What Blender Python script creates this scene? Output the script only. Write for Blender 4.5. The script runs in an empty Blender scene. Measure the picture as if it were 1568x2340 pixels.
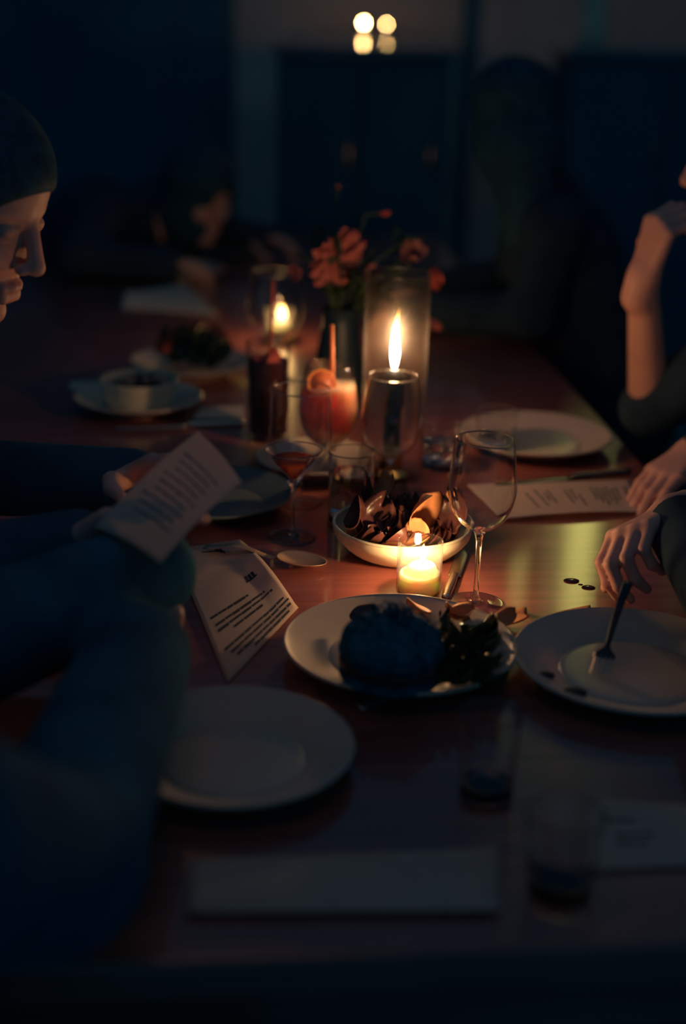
import bpy, bmesh, math, random
import numpy as np
from mathutils import Vector, Matrix, Quaternion
try:
    import openvdb as vdb
except Exception:
    import pyopenvdb as vdb

random.seed(7)
C = bpy.context.scene.collection
SC = bpy.context.scene
PI = math.pi
TZ = 0.75                                   # table top height

# ------------------------------------------------------------------ camera
PITCH, ROLL = math.radians(20.0), math.radians(1.6)
EYE = Vector((0, 0, 1.47))
FPX = 50 / 36 * 2340
fwd = Vector((0, math.cos(PITCH), -math.sin(PITCH)))
rgt0 = Vector((1, 0, 0)); up0 = rgt0.cross(fwd)
rgt = rgt0 * math.cos(ROLL) + up0 * math.sin(ROLL)
upv = -rgt0 * math.sin(ROLL) + up0 * math.cos(ROLL)
cam = bpy.data.objects.new('camera', bpy.data.cameras.new('camera')); C.objects.link(cam)
cam.matrix_world = Matrix(((rgt.x, upv.x, -fwd.x, EYE.x), (rgt.y, upv.y, -fwd.y, EYE.y), (rgt.z, upv.z, -fwd.z, EYE.z), (0, 0, 0, 1)))
cam.data.sensor_fit = 'VERTICAL'; cam.data.sensor_height = 36; cam.data.lens = 50
cam.data.clip_start = 0.05
cam.data.dof.use_dof = True; cam.data.dof.focus_distance = 1.83; cam.data.dof.aperture_fstop = 1.4
SC.camera = cam

# ------------------------------------------------------------------ world and exposure
w = bpy.data.worlds.new('night'); SC.world = w; w.use_nodes = True
w.node_tree.nodes['Background'].inputs[0].default_value = (0.07, 0.52, 1.0, 1)
w.node_tree.nodes['Background'].inputs[1].default_value = 0.065
SC.view_settings.view_transform = 'Standard'; SC.view_settings.look = 'None'
SC.cycles.transparent_max_bounces = 48; SC.cycles.max_bounces = 14; SC.cycles.glossy_bounces = 6; SC.cycles.transmission_bounces = 12
SC.view_settings.exposure = 0; SC.view_settings.gamma = 1; SC.view_settings.use_curve_mapping = False

# added warm fill lights overhead, with no lamp in view
def fill_light(loc, size, power, col):
    l = bpy.data.lights.new('fill_glow', 'AREA'); l.shape = 'DISK'; l.size = size; l.energy = power; l.color = col
    o = bpy.data.objects.new('fill_glow', l); C.objects.link(o); o.location = loc
fill_light((-0.1, 1.2, 2.9), 1.2, 0.60, (1.0, 0.40, 0.22))  # added to lift the plates and papers below

fill_light((2.5, 6.2, 3.5), 0.8, 1.5, (1.0, 0.40, 0.22))  # added to lift the far wall

# ------------------------------------------------------------------ placing helpers: a pixel of the photo's frame and a height or distance give a point in the room
def ray(u, v): return fwd + rgt * ((u - 784) / FPX) + upv * ((1170 - v) / FPX)
def at(u, v, z=TZ):
    d = ray(u, v); return EYE + d * ((z - EYE.z) / d.z)
def aty(u, v, y):
    d = ray(u, v); return EYE + d * (y / d.y)
def pix(p):
    q = Vector(p) - EYE; z = q.dot(fwd); return 784 + FPX * q.dot(rgt) / z, 1170 - FPX * q.dot(upv) / z
def hgt(p, v):                              # height above the table at which the vertical through p reaches row v
    lo, hi = 0.0, 0.6
    for _ in range(40):
        m = (lo + hi) / 2
        if pix((p[0], p[1], TZ + m))[1] > v: lo = m
        else: hi = m
    return lo
def wid(p, px): return px * (Vector(p) - EYE).dot(fwd) / FPX

# ------------------------------------------------------------------ materials
def nodes(name):
    m = bpy.data.materials.new(name); m.use_nodes = True
    nt = m.node_tree; nt.nodes.clear(); out = nt.nodes.new('ShaderNodeOutputMaterial')
    return m, nt, out
def N(nt, t, **kw):
    n = nt.nodes.new(t)
    for k, v in kw.items():
        if k in n.inputs: n.inputs[k].default_value = v
        else: setattr(n, k, v)
    return n
def mat(name, col, rough=0.5, metal=0.0, var=0.12, scale=30.0, bump=0.0, bscale=200.0, coat=0.0, sheen=0.0, sss=0.0, ssr=(0.01, 0.004, 0.002), trans=0.0, ior=1.45, spec=0.5):
    m, nt, out = nodes(name)
    b = N(nt, 'ShaderNodeBsdfPrincipled'); b.inputs['Roughness'].default_value = rough; b.inputs['Metallic'].default_value = metal
    b.inputs['Coat Weight'].default_value = coat; b.inputs['Sheen Weight'].default_value = sheen
    b.inputs['Transmission Weight'].default_value = trans; b.inputs['IOR'].default_value = ior
    b.inputs['Specular IOR Level'].default_value = spec
    if sss: b.inputs['Subsurface Weight'].default_value = sss; b.inputs['Subsurface Radius'].default_value = ssr; b.inputs['Subsurface Scale'].default_value = 1.0
    tc = N(nt, 'ShaderNodeTexCoord'); nz = N(nt, 'ShaderNodeTexNoise', Scale=scale, Detail=4.0); nt.links.new(tc.outputs['Object'], nz.inputs['Vector'])
    r = N(nt, 'ShaderNodeValToRGB'); c = Vector(col)
    r.color_ramp.elements[0].position = 0.3; r.color_ramp.elements[1].position = 0.7
    r.color_ramp.elements[0].color = (*(c * (1 - var)), 1); r.color_ramp.elements[1].color = (*[min(1, x * (1 + var)) for x in c], 1)
    nt.links.new(nz.outputs['Fac'], r.inputs['Fac']); nt.links.new(r.outputs['Color'], b.inputs['Base Color'])
    if bump:
        n2 = N(nt, 'ShaderNodeTexNoise', Scale=bscale, Detail=3.0); nt.links.new(tc.outputs['Object'], n2.inputs['Vector'])
        bp = N(nt, 'ShaderNodeBump', Strength=bump, Distance=0.002); nt.links.new(n2.outputs['Fac'], bp.inputs['Height']); nt.links.new(bp.outputs['Normal'], b.inputs['Normal'])
    nt.links.new(b.outputs[0], out.inputs['Surface'])
    return m
def thin_glass(name, tint=(0.96, 0.97, 0.96), scatter=0.0, rough=0.0, gain=1.0, scattercol=(1, 0.9, 0.8), edge=.35):
    m, nt, out = nodes(name)
    t = N(nt, 'ShaderNodeBsdfTransparent', Color=(*tint, 1)); g = N(nt, 'ShaderNodeBsdfGlossy', Color=(1, 1, 1, 1), Roughness=rough)
    f = N(nt, 'ShaderNodeLayerWeight', Blend=0.5); pw_ = N(nt, 'ShaderNodeMath', operation='POWER'); pw_.inputs[1].default_value = 5.0   # Schlick, the same from both sides of the wall
    nt.links.new(f.outputs['Facing'], pw_.inputs[0]); mul = N(nt, 'ShaderNodeMath', operation='MULTIPLY_ADD'); mul.inputs[1].default_value = .75 * gain; mul.inputs[2].default_value = .045 * gain; mul.use_clamp = True
    nt.links.new(pw_.outputs[0], mul.inputs[0])
    pe = N(nt, 'ShaderNodeMath', operation='POWER'); pe.inputs[1].default_value = 3.5; nt.links.new(f.outputs['Facing'], pe.inputs[0])   # grazing rays cross more glass
    ce = N(nt, 'ShaderNodeMix', data_type='RGBA'); nt.links.new(pe.outputs[0], ce.inputs[0]); ce.inputs[6].default_value = (*tint, 1); ce.inputs[7].default_value = (*[x * edge for x in tint], 1); nt.links.new(ce.outputs[2], t.inputs['Color'])
    mx = N(nt, 'ShaderNodeMixShader'); nt.links.new(mul.outputs[0], mx.inputs[0]); nt.links.new(t.outputs[0], mx.inputs[1]); nt.links.new(g.outputs[0], mx.inputs[2])
    last = mx
    if scatter:
        d = N(nt, 'ShaderNodeBsdfTranslucent', Color=(*scattercol, 1)); tc = N(nt, 'ShaderNodeTexCoord'); nz = N(nt, 'ShaderNodeTexNoise', Scale=40.0, Detail=5.0)
        nt.links.new(tc.outputs['Object'], nz.inputs['Vector'])
        mm = N(nt, 'ShaderNodeMath', operation='MULTIPLY'); mm.inputs[1].default_value = scatter * 2; nt.links.new(nz.outputs['Fac'], mm.inputs[0])
        m2 = N(nt, 'ShaderNodeMixShader'); nt.links.new(mm.outputs[0], m2.inputs[0]); nt.links.new(mx.outputs[0], m2.inputs[1]); nt.links.new(d.outputs[0], m2.inputs[2]); last = m2
    nt.links.new(last.outputs[0], out.inputs['Surface'])
    return m
def translucent(name, col, tcol, fac=0.5, rough=0.4, spec=0.3, var=0.1, scale=30):
    m = mat(name, col, rough, var=var, scale=scale, spec=spec); nt = m.node_tree
    out = [n for n in nt.nodes if n.type == 'OUTPUT_MATERIAL'][0]; b = [n for n in nt.nodes if n.type == 'BSDF_PRINCIPLED'][0]
    t = N(nt, 'ShaderNodeBsdfTranslucent', Color=(*tcol, 1)); mx = N(nt, 'ShaderNodeMixShader'); mx.inputs[0].default_value = fac
    nt.links.new(b.outputs[0], mx.inputs[1]); nt.links.new(t.outputs[0], mx.inputs[2]); nt.links.new(mx.outputs[0], out.inputs['Surface'])
    return m
def emit(name, col, s, tip=None, h=None):
    m, nt, out = nodes(name); e = N(nt, 'ShaderNodeEmission', Color=(*col, 1), Strength=s)
    if tip:                                  # flame: blue root, white body, dimmer orange tip (by height in the flame)
        tc = N(nt, 'ShaderNodeTexCoord'); sx = N(nt, 'ShaderNodeSeparateXYZ'); nt.links.new(tc.outputs['Generated'], sx.inputs[0])
        r = N(nt, 'ShaderNodeValToRGB'); r.color_ramp.interpolation = 'EASE'
        el = r.color_ramp.elements; el[0].position = 0.0; el[0].color = (.04, .05, .09, 1); el[1].position = 1.0; el[1].color = (.0015, .0004, .00005, 1)
        a = el.new(.10); a.color = (.5, .3, .16, 1); a = el.new(.22); a.color = (*col, 1); a = el.new(.50); a.color = (*col, 1); a = el.new(.74); a.color = (.06, .03, .007, 1); a = el.new(.90); a.color = (.010, .0042, .0008, 1)
        nt.links.new(sx.outputs['Z'], r.inputs[0]); nt.links.new(r.outputs[0], e.inputs['Color'])
    nt.links.new(e.outputs[0], out.inputs['Surface']); return m
def wood(name, c0, c1, rough=0.32, coat=0.9, axis='X', spec=0.5):
    m, nt, out = nodes(name); b = N(nt, 'ShaderNodeBsdfPrincipled', Roughness=rough); b.inputs['Coat Weight'].default_value = coat; b.inputs['Coat Roughness'].default_value = 0.07
    b.inputs['Specular IOR Level'].default_value = spec
    tc = N(nt, 'ShaderNodeTexCoord'); mp = N(nt, 'ShaderNodeMapping'); s = {'X': (2.2, 60, 60), 'Y': (60, 2.2, 60), 'Z': (60, 60, 2.2)}[axis]; mp.inputs['Scale'].default_value = s
    nt.links.new(tc.outputs['Object'], mp.inputs['Vector'])
    n1 = N(nt, 'ShaderNodeTexNoise', Scale=1.0, Detail=6.0, Roughness=0.6); nt.links.new(mp.outputs[0], n1.inputs['Vector'])
    n2 = N(nt, 'ShaderNodeTexNoise', Scale=3.0, Detail=2.0); nt.links.new(tc.outputs['Object'], n2.inputs['Vector'])
    ad = N(nt, 'ShaderNodeMath', operation='MULTIPLY'); nt.links.new(n1.outputs['Fac'], ad.inputs[0]); nt.links.new(n2.outputs['Fac'], ad.inputs[1])
    r = N(nt, 'ShaderNodeValToRGB'); r.color_ramp.elements[0].position = .14; r.color_ramp.elements[1].position = .38
    r.color_ramp.elements[0].color = (*c0, 1); r.color_ramp.elements[1].color = (*c1, 1)
    nt.links.new(ad.outputs[0], r.inputs[0]); nt.links.new(r.outputs[0], b.inputs['Base Color'])
    bp = N(nt, 'ShaderNodeBump', Strength=0.08, Distance=0.0012); nt.links.new(n1.outputs['Fac'], bp.inputs['Height'])
    nt.links.new(bp.outputs[0], b.inputs['Normal']); nt.links.new(bp.outputs[0], b.inputs['Coat Normal'])
    nt.links.new(b.outputs[0], out.inputs['Surface']); return m

M = {}
M['table'] = wood('red_brown_wood', (0.20, 0.055, 0.045), (0.44, 0.130, 0.100))
M['darkwood'] = wood('dark_wood', (0.025, 0.14, 0.19), (0.04, 0.17, 0.23), rough=.7, coat=.0, axis='Z', spec=.08)
M['barwood'] = wood('polished_dark_wood', (0.025, 0.14, 0.19), (0.04, 0.17, 0.23), rough=.35, coat=.6, axis='X', spec=.3)
M['wall'] = mat('painted_plaster', (0.92, 0.66, 0.56), .9, var=.25, scale=1.5, bump=.2, bscale=60, spec=.1)
M['wall2'] = mat('dark_panel', (0.06, 0.20, 0.26), .9, var=.2, scale=2, spec=.1)
M['floor'] = wood('floor_boards', (0.06, 0.36, 0.46), (0.09, 0.42, 0.54), coat=.0, rough=.6, axis='Y', spec=.2)
M['ceramic'] = mat('glazed_stoneware', (0.60, 0.48, 0.38), .28, var=.06, scale=14, bump=.06, bscale=90)
M['slate'] = mat('slate_stoneware', (0.10, 0.13, 0.14), .35, var=.1)
M['cream'] = mat('cream_stoneware', (0.86, 0.80, 0.56), .35, var=.04, scale=20)
M['paper'] = translucent('menu_paper', (0.84, 0.66, 0.54), (0.80, 0.62, 0.46), .38, .7, .15, .05, 40)
M['ink'] = mat('black_ink', (0.03, 0.035, 0.04), .8)
M['glass'] = thin_glass('clear_glass', (0.985, 0.985, 0.98), gain=1.35)
M['jar'] = thin_glass('votive_glass', (0.98, 0.97, 0.94), scatter=.012)
M['haloglass'] = thin_glass('halo_cylinder_glass', (0.96, 0.95, 0.93), scatter=.003, scattercol=(1, .62, .42), rough=.36, gain=.36, edge=.6)  # warm scatter and roughness imitate the halo around the flame
M['solid'] = mat('thick_glass', (0.98, 0.99, 0.98), 0.0, var=0, trans=1.0, ior=1.48)
M['steel'] = mat('polished_steel', (0.78, 0.68, 0.56), .33, 1.0, var=.05, bump=.04, bscale=300)
M['darksteel'] = mat('dark_steel', (0.22, 0.21, 0.21), .22, 1.0, var=.05)
M['copper'] = mat('worn_copper_steel', (0.62, 0.40, 0.27), .42, .8, var=.08)
M['blackhandle'] = mat('black_handle', (0.01, 0.02, 0.028), .35)
M['cloth3'] = mat('charcoal_cloth', (0.03, 0.055, 0.085), .95, var=.25, scale=14, bump=.35, bscale=70, spec=.05)
M['fadedink'] = mat('faint_ink', (0.28, 0.23, 0.20), .8)
M['brass'] = mat('brass', (0.75, 0.52, 0.2), .25, 1.0)
M['wax'] = mat('white_wax', (0.93, 0.84, 0.58), .5, var=.02, sss=1.0, ssr=(0.032, 0.022, 0.011))
M['navywax'] = mat('navy_wax', (0.004, 0.022, 0.034), .28, var=.2)
M['wick'] = mat('burnt_wick', (0.02, 0.015, 0.01), .9)
M['realwater'] = mat('still_water', (0.97, 0.95, 0.92), 0.0, var=0, trans=1.0, ior=1.33)
M['water'] = thin_glass('water', (0.97, 0.96, 0.94), gain=.9, edge=.7)
M['orangedrink'] = mat('pink_orange_drink', (1.0, 0.42, 0.30), .25, var=.06, scale=40, sss=1.0, ssr=(.14, .05, .034), spec=.2)
M['reddrink'] = mat('dark_red_drink', (0.035, 0.010, 0.012), .1, var=.4, scale=60)
M['coupe'] = translucent('coral_cocktail', (0.85, 0.22, 0.10), (0.9, 0.2, 0.08), .5, .2, .4)
M['peel'] = translucent('citrus_peel', (0.80, 0.33, 0.10), (0.9, .35, .1), .3, .4)
M['flesh'] = translucent('citrus_flesh', (0.55, 0.16, 0.08), (0.8, .2, .06), .4, .3, var=.3, scale=120)
M['straw'] = translucent('straw_paper', (0.70, 0.30, 0.16), (.8, .35, .18), .3, .45)
M['redstraw'] = translucent('red_straw', (0.5, 0.12, 0.1), (.5, .1, .08), .3, .45)
M['pink'] = translucent('pink_petal', (0.52, 0.17, 0.17), (.6, .17, .15), .35, .6, .1, .25, 60)
M['mauve'] = translucent('mauve_petal', (0.42, 0.18, 0.18), (.5, .18, .16), .35, .6, .1, .25, 60)
M['coral'] = translucent('coral_petal', (0.70, 0.16, 0.14), (.7, .15, .12), .35, .6, .1, .2, 60)
M['stem'] = mat('green_stem', (0.05, 0.09, 0.035), .6)
M['leaf'] = mat('dark_leaf', (0.018, 0.04, 0.028), .45, var=.4, scale=40)
M['vase'] = mat('black_vase', (0.012, 0.03, 0.045), .45)
M['lettuce'] = mat('dark_salad_leaf', (0.05, 0.075, 0.03), .16, var=.5, scale=50, bump=.3, bscale=120)
M['bread'] = mat('backlit_bun', (0.02, 0.13, 0.18), .9, var=.5, scale=80, bump=1.0, bscale=160, spec=.05)  # backlit bun: its shade is put into the base colour
M['crisp'] = translucent('toasted_crisp', (0.62, 0.27, 0.12), (.6, .22, .08), .2, .5, .3, .3, 45)
M['darkleaf'] = mat('dark_radicchio', (0.10, 0.035, 0.030), .32, var=.5, scale=45, bump=.3, bscale=90)
M['food'] = mat('roasted_food', (0.50, 0.22, 0.15), .45, var=.5, scale=90, bump=.5, bscale=120)
M['darkfood'] = mat('dark_roasted_food', (0.05, 0.03, 0.025), .4, var=.5, scale=90, bump=.5)
M['skin'] = mat('skin', (0.74, 0.38, 0.30), .5, var=.08, scale=18, bump=.05, bscale=120, sss=.15)
M['hair'] = mat('dark_hair', (0.02, 0.075, 0.11), .6, var=.4, scale=60, spec=.1)
M['cloth'] = mat('dark_cloth', (0.045, 0.11, 0.16), .95, var=.25, scale=14, bump=.35, bscale=70, spec=.05)
M['cloth2'] = mat('black_cloth', (0.03, 0.12, 0.17), .95, var=.25, scale=14, bump=.35, bscale=70, spec=.05)
M['napkin'] = mat('linen', (0.62, 0.50, 0.40), .9, var=.08, scale=60, bump=.3, bscale=400)
M['flame'] = emit('candle_flame', (1.0, 0.59, 0.28), 950, tip=True)
M['tflame'] = emit('taper_flame', (1.0, 0.54, 0.25), 270, tip=True)
M['flame3'] = emit('far_flame', (1.0, 0.58, 0.20), 330, tip=True)
M['lit1'] = emit('lit_pane', (1.0, 0.92, 0.24), 2.8)
M['lit2'] = emit('dim_lit_pane', (1.0, 0.9, 0.30), 0.45)

# ------------------------------------------------------------------ object helpers
def link(name, me, m=None, parent=None, loc=None, smooth=True):
    o = bpy.data.objects.new(name, me); C.objects.link(o)
    if m: me.materials.append(m)
    if smooth:
        for p in me.polygons: p.use_smooth = True
    if parent: o.parent = parent
    if loc is not None: o.location = loc
    return o
def from_bm(name, bm, m=None, parent=None, loc=None, smooth=True):
    me = bpy.data.meshes.new(name); bmesh.ops.recalc_face_normals(bm, faces=bm.faces); bm.to_mesh(me); bm.free()
    return link(name, me, m, parent, loc, smooth)
def tag(o, label, cat, group=None, kind=None):
    if label: o['label'] = label
    if cat: o['category'] = cat
    if group: o['group'] = group
    if kind: o['kind'] = kind
    return o
def thing(name, label, cat, loc=(0, 0, 0), rz=0.0, group=None):
    o = bpy.data.objects.new(name, None); C.objects.link(o); o.location = loc; o.rotation_euler = (0, 0, rz); o.empty_display_size = .05
    return tag(o, label, cat, group)
def dup(root, loc, rz=0.0, label=None):
    r = root.copy(); C.objects.link(r); r.location = loc; r.rotation_euler = (0, 0, rz)
    if label: r['label'] = label
    for ch in list(root.children):
        c = ch.copy(); C.objects.link(c); c.parent = r
        for g in list(ch.children):
            d = g.copy(); C.objects.link(d); d.parent = c
    return r
def lathe_bm(prof, seg=48, bm=None, off=(0, 0, 0), closed=True):
    """prof: list of (r, z); a closed loop of points when closed (thick wall), else an open line."""
    bm = bm or bmesh.new(); rings = []
    for r, z in prof:
        if r < 1e-6: rings.append([bm.verts.new((off[0], off[1], off[2] + z))])
        else: rings.append([bm.verts.new((off[0] + r * math.cos(2 * PI * i / seg), off[1] + r * math.sin(2 * PI * i / seg), off[2] + z)) for i in range(seg)])
    n = len(rings)
    for k in range(n if closed else n - 1):
        a, b = rings[k], rings[(k + 1) % n]
        if len(a) == 1 and len(b) == 1: continue
        for i in range(seg):
            j = (i + 1) % seg
            if len(a) == 1: bm.faces.new((a[0], b[i], b[j]))
            elif len(b) == 1: bm.faces.new((a[i], a[j], b[0]))
            else: bm.faces.new((a[i], a[j], b[j], b[i]))
    return bm
def smooth_prof(pts, n=6):
    """Catmull-Rom through the points."""
    out = []; P = [pts[0]] + list(pts) + [pts[-1]]
    for i in range(1, len(P) - 2):
        p0, p1, p2, p3 = [np.array(q, float) for q in P[i - 1:i + 3]]
        for k in range(n):
            t = k / n
            out.append(tuple(.5 * ((2 * p1) + (-p0 + p2) * t + (2 * p0 - 5 * p1 + 4 * p2 - p3) * t * t + (-p0 + 3 * p1 - 3 * p2 + p3) * t ** 3)))
    out.append(tuple(pts[-1])); return [(max(0, a), b) for a, b in out]
def densify(prof, closed=True):
    """extra rings next to every corner, so that smooth shading keeps straight walls straight"""
    out = []; n = len(prof)
    for i in range(n if closed else n - 1):
        a = np.array(prof[i], float); b = np.array(prof[(i + 1) % n], float); L = np.hypot(*(b - a)); out.append(tuple(a))
        if L > .004:
            e = .0006 / L
            for t in (e, .5, 1 - e): out.append(tuple(a + (b - a) * t))
    if not closed: out.append(tuple(prof[-1]))
    return out
def shell_prof(outer, t):
    """outer: open profile from the axis at the bottom to the rim; returns a closed thick profile."""
    o = [np.array(p, float) for p in outer]; inner = []
    for i in range(len(o)):
        a = o[max(0, i - 1)]; b = o[min(len(o) - 1, i + 1)]; d = b - a; L = np.hypot(*d) or 1; nrm = np.array((-d[1], d[0])) / L
        q = o[i] + nrm * t; inner.append((max(0.0, q[0]), q[1]))
    inner[0] = (0.0, o[0][1] + t)
    c = (o[-1] + np.array(inner[-1])) / 2; ax = (o[-1] - c); pr = np.array((-ax[1], ax[0])); pr = pr if pr[1] > 0 else -pr      # rounded rim
    bead = [tuple(c + (ax * math.cos(a) + pr * math.sin(a)) * 1.25) for a in np.linspace(.1, PI - .1, 6)]
    return [tuple(p) for p in o] + bead + inner[::-1]
def box_bm(x0, x1, y0, y1, z0, z1, bm=None, bev=0.0):
    b = bmesh.new(); bmesh.ops.create_cube(b, size=1)
    for v in b.verts: v.co = Vector(((x0 + x1) / 2 + v.co.x * (x1 - x0), (y0 + y1) / 2 + v.co.y * (y1 - y0), (z0 + z1) / 2 + v.co.z * (z1 - z0)))
    if bev: bmesh.ops.bevel(b, geom=b.edges[:], offset=bev, segments=2, affect='EDGES', profile=.6)
    if bm is None: return b
    me = bpy.data.meshes.new('t'); b.to_mesh(me); b.free(); bm.from_mesh(me); bpy.data.meshes.remove(me); return bm
def tube_bm(pts, rad, seg=10, bm=None, flat=1.0, cap=True):
    bm = bm or bmesh.new(); pts = [Vector(p) for p in pts]; n = len(pts); rs = rad if isinstance(rad, (list, tuple)) else [rad] * n
    rings = []; up = Vector((0, 0, 1))
    for i, p in enumerate(pts):
        t = (pts[min(n - 1, i + 1)] - pts[max(0, i - 1)]).normalized()
        s = t.cross(up); s = s.normalized() if s.length > 1e-4 else Vector((1, 0, 0)); q = s.cross(t).normalized()
        rings.append([bm.verts.new(p + s * rs[i] * math.cos(2 * PI * k / seg) + q * rs[i] * flat * math.sin(2 * PI * k / seg)) for k in range(seg)])
    for i in range(n - 1):
        for k in range(seg): bm.faces.new((rings[i][k], rings[i][(k + 1) % seg], rings[i + 1][(k + 1) % seg], rings[i + 1][k]))
    if cap: bm.faces.new(rings[0][::-1]); bm.faces.new(rings[-1])
    return bm
def blob_bm(r, sx=1, sy=1, sz=1, amp=.15, f=2.0, sub=3, seed=0, bm=None, off=(0, 0, 0)):
    b = bmesh.new(); bmesh.ops.create_icosphere(b, subdivisions=sub, radius=1)
    from mathutils import noise
    for v in b.verts:
        d = 1 + amp * noise.noise(v.co * f + Vector((seed * 3.1, seed * 1.7, seed))); v.co = Vector((v.co.x * sx, v.co.y * sy, v.co.z * sz)) * r * d + Vector(off)
    if bm is None: return b
    me = bpy.data.meshes.new('t'); b.to_mesh(me); b.free(); bm.from_mesh(me); bpy.data.meshes.remove(me); return bm
def leaf_bm(L, W, curl=.3, cup=.3, ruffle=.0, thick=.0006, n=10, mdiv=6, seed=0, tip=1.0, bm=None, mtx=None):
    """a petal or leaf along +X, cupped and curled, with real thickness."""
    bm = bm or bmesh.new(); rnd = random.Random(seed); ph = rnd.random() * 6; top, bot = [], []
    for i in range(n + 1):
        s = i / n; wdt = W * (math.sin(PI * min(1, s * .92 + .04)) ** (.7 * tip)); a = curl * s
        r1, r2 = [], []
        for j in range(mdiv + 1):
            t = j / mdiv * 2 - 1
            x = L * (math.sin(a) / a if abs(a) > 1e-3 else 1) * s; z = L * s * (1 - math.cos(a)) / (a if abs(a) > 1e-3 else 1)
            z += cup * W * t * t * (.4 + .6 * s) + ruffle * W * math.sin(t * 5 + ph + s * 4) * s
            co = Vector((x, wdt * t, z)); co2 = co - Vector((0, 0, thick))
            if mtx: co = mtx @ co; co2 = mtx @ co2
            r1.append(bm.verts.new(co)); r2.append(bm.verts.new(co2))
        top.append(r1); bot.append(r2)
    for i in range(n):
        for j in range(mdiv):
            bm.faces.new((top[i][j], top[i + 1][j], top[i + 1][j + 1], top[i][j + 1])); bm.faces.new((bot[i][j], bot[i][j + 1], bot[i + 1][j + 1], bot[i + 1][j]))
        bm.faces.new((top[i][0], bot[i][0], bot[i + 1][0], top[i + 1][0])); bm.faces.new((top[i][-1], top[i + 1][-1], bot[i + 1][-1], bot[i][-1]))
    for R1, R2 in ((top[0], bot[0]), (top[-1], bot[-1])):
        for j in range(mdiv): bm.faces.new((R1[j], R1[j + 1], R2[j + 1], R2[j]))
    return bm
def frame_to(d, roll=0.0):
    """rotation whose +X runs along d"""
    q = Vector(d).normalized().to_track_quat('X', 'Z'); return (q @ Quaternion((1, 0, 0), roll)).to_matrix().to_4x4()

# ------------------------------------------------------------------ the setting
def structure(name, bm, m, smooth=False, loc=None):
    o = from_bm(name, bm, m, None, loc, smooth); o['kind'] = 'structure'; return o
WALLY = 7.4
structure('floor', box_bm(-3.6, 3.6, -0.6, WALLY, -0.06, 0), M['floor'])
structure('wall_back', box_bm(-3.6, 3.6, WALLY, WALLY + .15, 0, 3.8), M['wall'])
structure('wall_left', box_bm(-3.75, -3.6, 1.2, WALLY, 0, 3.8), M['wall2'])
structure('wall_right', box_bm(3.6, 3.75, 1.2, WALLY, 0, 3.8), M['wall2'])
structure('baseboard_back', box_bm(-3.6, 3.6, WALLY - .02, WALLY, 0, .12, bev=.004), M['wall2'])
for k, (a, b) in enumerate(((-3.5, -0.60), (0.52, 0.60))):       # dark panels on the far wall
    structure('trim_%d' % (k + 1), box_bm(a, b, WALLY - .03, WALLY, 0.12, 3.7, bev=.006), M['wall2'])
# street window high on the far wall; the table mirrors it
win = bpy.data.objects.new('window_1', None); C.objects.link(win); win['kind'] = 'structure'; win.location = (0, WALLY - .05, 0)
f = bmesh.new()
for x0, x1 in ((.90, .965), (1.005, 1.12), (1.40, 1.47)): box_bm(x0, x1, -.03, .03, 2.46, 3.36, f)
for z0, z1 in ((2.40, 2.46), (3.36, 3.42)): box_bm(.90, 1.47, -.03, .03, z0, z1, f)
from_bm('window_frame', f, M['darkwood'], win, smooth=False)
from_bm('pane', box_bm(.965, 1.005, -.005, .005, 2.46, 3.36), M['lit1'], win, smooth=False)
from_bm('pane', box_bm(1.12, 1.24, -.005, .005, 2.46, 3.36), M['lit2'], win, smooth=False)
from_bm('pane', box_bm(1.24, 1.40, -.005, .005, 2.46, 3.36), M['lit1'], win, smooth=False)

# far counters
def counter(name, label, x0, x1, y0, y1, top):
    t = thing(name, label, 'sideboard', ((x0 + x1) / 2, (y0 + y1) / 2, 0)); hw, hd = (x1 - x0) / 2, (y1 - y0) / 2
    from_bm('body', box_bm(-hw + .02, hw - .02, -hd + .02, hd, 0, top - .03), M['darkwood'], t, smooth=False)
    from_bm('top', box_bm(-hw, hw, -hd, hd, top - .03, top, bev=.004), M['barwood'], t, smooth=False)
    n = max(2, round(2 * hw / .4))
    for k in range(n):
        a = -hw + .03 + k * (2 * hw - .06) / n; b = a + (2 * hw - .06) / n - .01
        d = from_bm('door', box_bm(a, b, -hd + .002, -hd + .02, .1, top - .06, bev=.003), M['darkwood'], t, smooth=False)
        from_bm('handle', box_bm(b - .04, b - .025, -hd - .012, -hd + .003, top - .4, top - .3, bev=.003), M['darksteel'], d)
    return t
p = aty(620, 103, 5.0); q = aty(1045, 113, 5.0); CT = p.z
counter('sideboard', 'tall dark sideboard under the two far candles', p.x, q.x, 5.0, 7.0, CT)
p2 = aty(1295, 112, 5.3)
counter('sideboard', 'dark sideboard behind the right-hand diners with a pale ledge', p2.x, p2.x + 1.5, 5.3, 5.75, p2.z)
o = tag(from_bm('ledge_highlight', box_bm(p2.x + .02, p2.x + .62, -.02, .03, 0, .012, bev=.003), M['napkin'], None, (0, 5.33, p2.z)), 'pale strip standing in for the lit edge of the right far sideboard', 'cloth')  # pale strip imitates the light caught on the ledge
b = aty(1355, 80, 5.5)
o = thing('pillar_candle', 'dim pinkish pillar candle standing on the right far sideboard', 'candle', (b.x, 5.5, p2.z))
from_bm('wax_body', lathe_bm(smooth_prof([(0, 0), (.05, 0), (.05, .16), (.04, .2), (0, .2)], 3), 20, closed=False), M['cream'], o); from_bm('wick', tube_bm([(0, 0, .2), (0, .001, .212)], .0015, 6), M['wick'], o)

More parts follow.
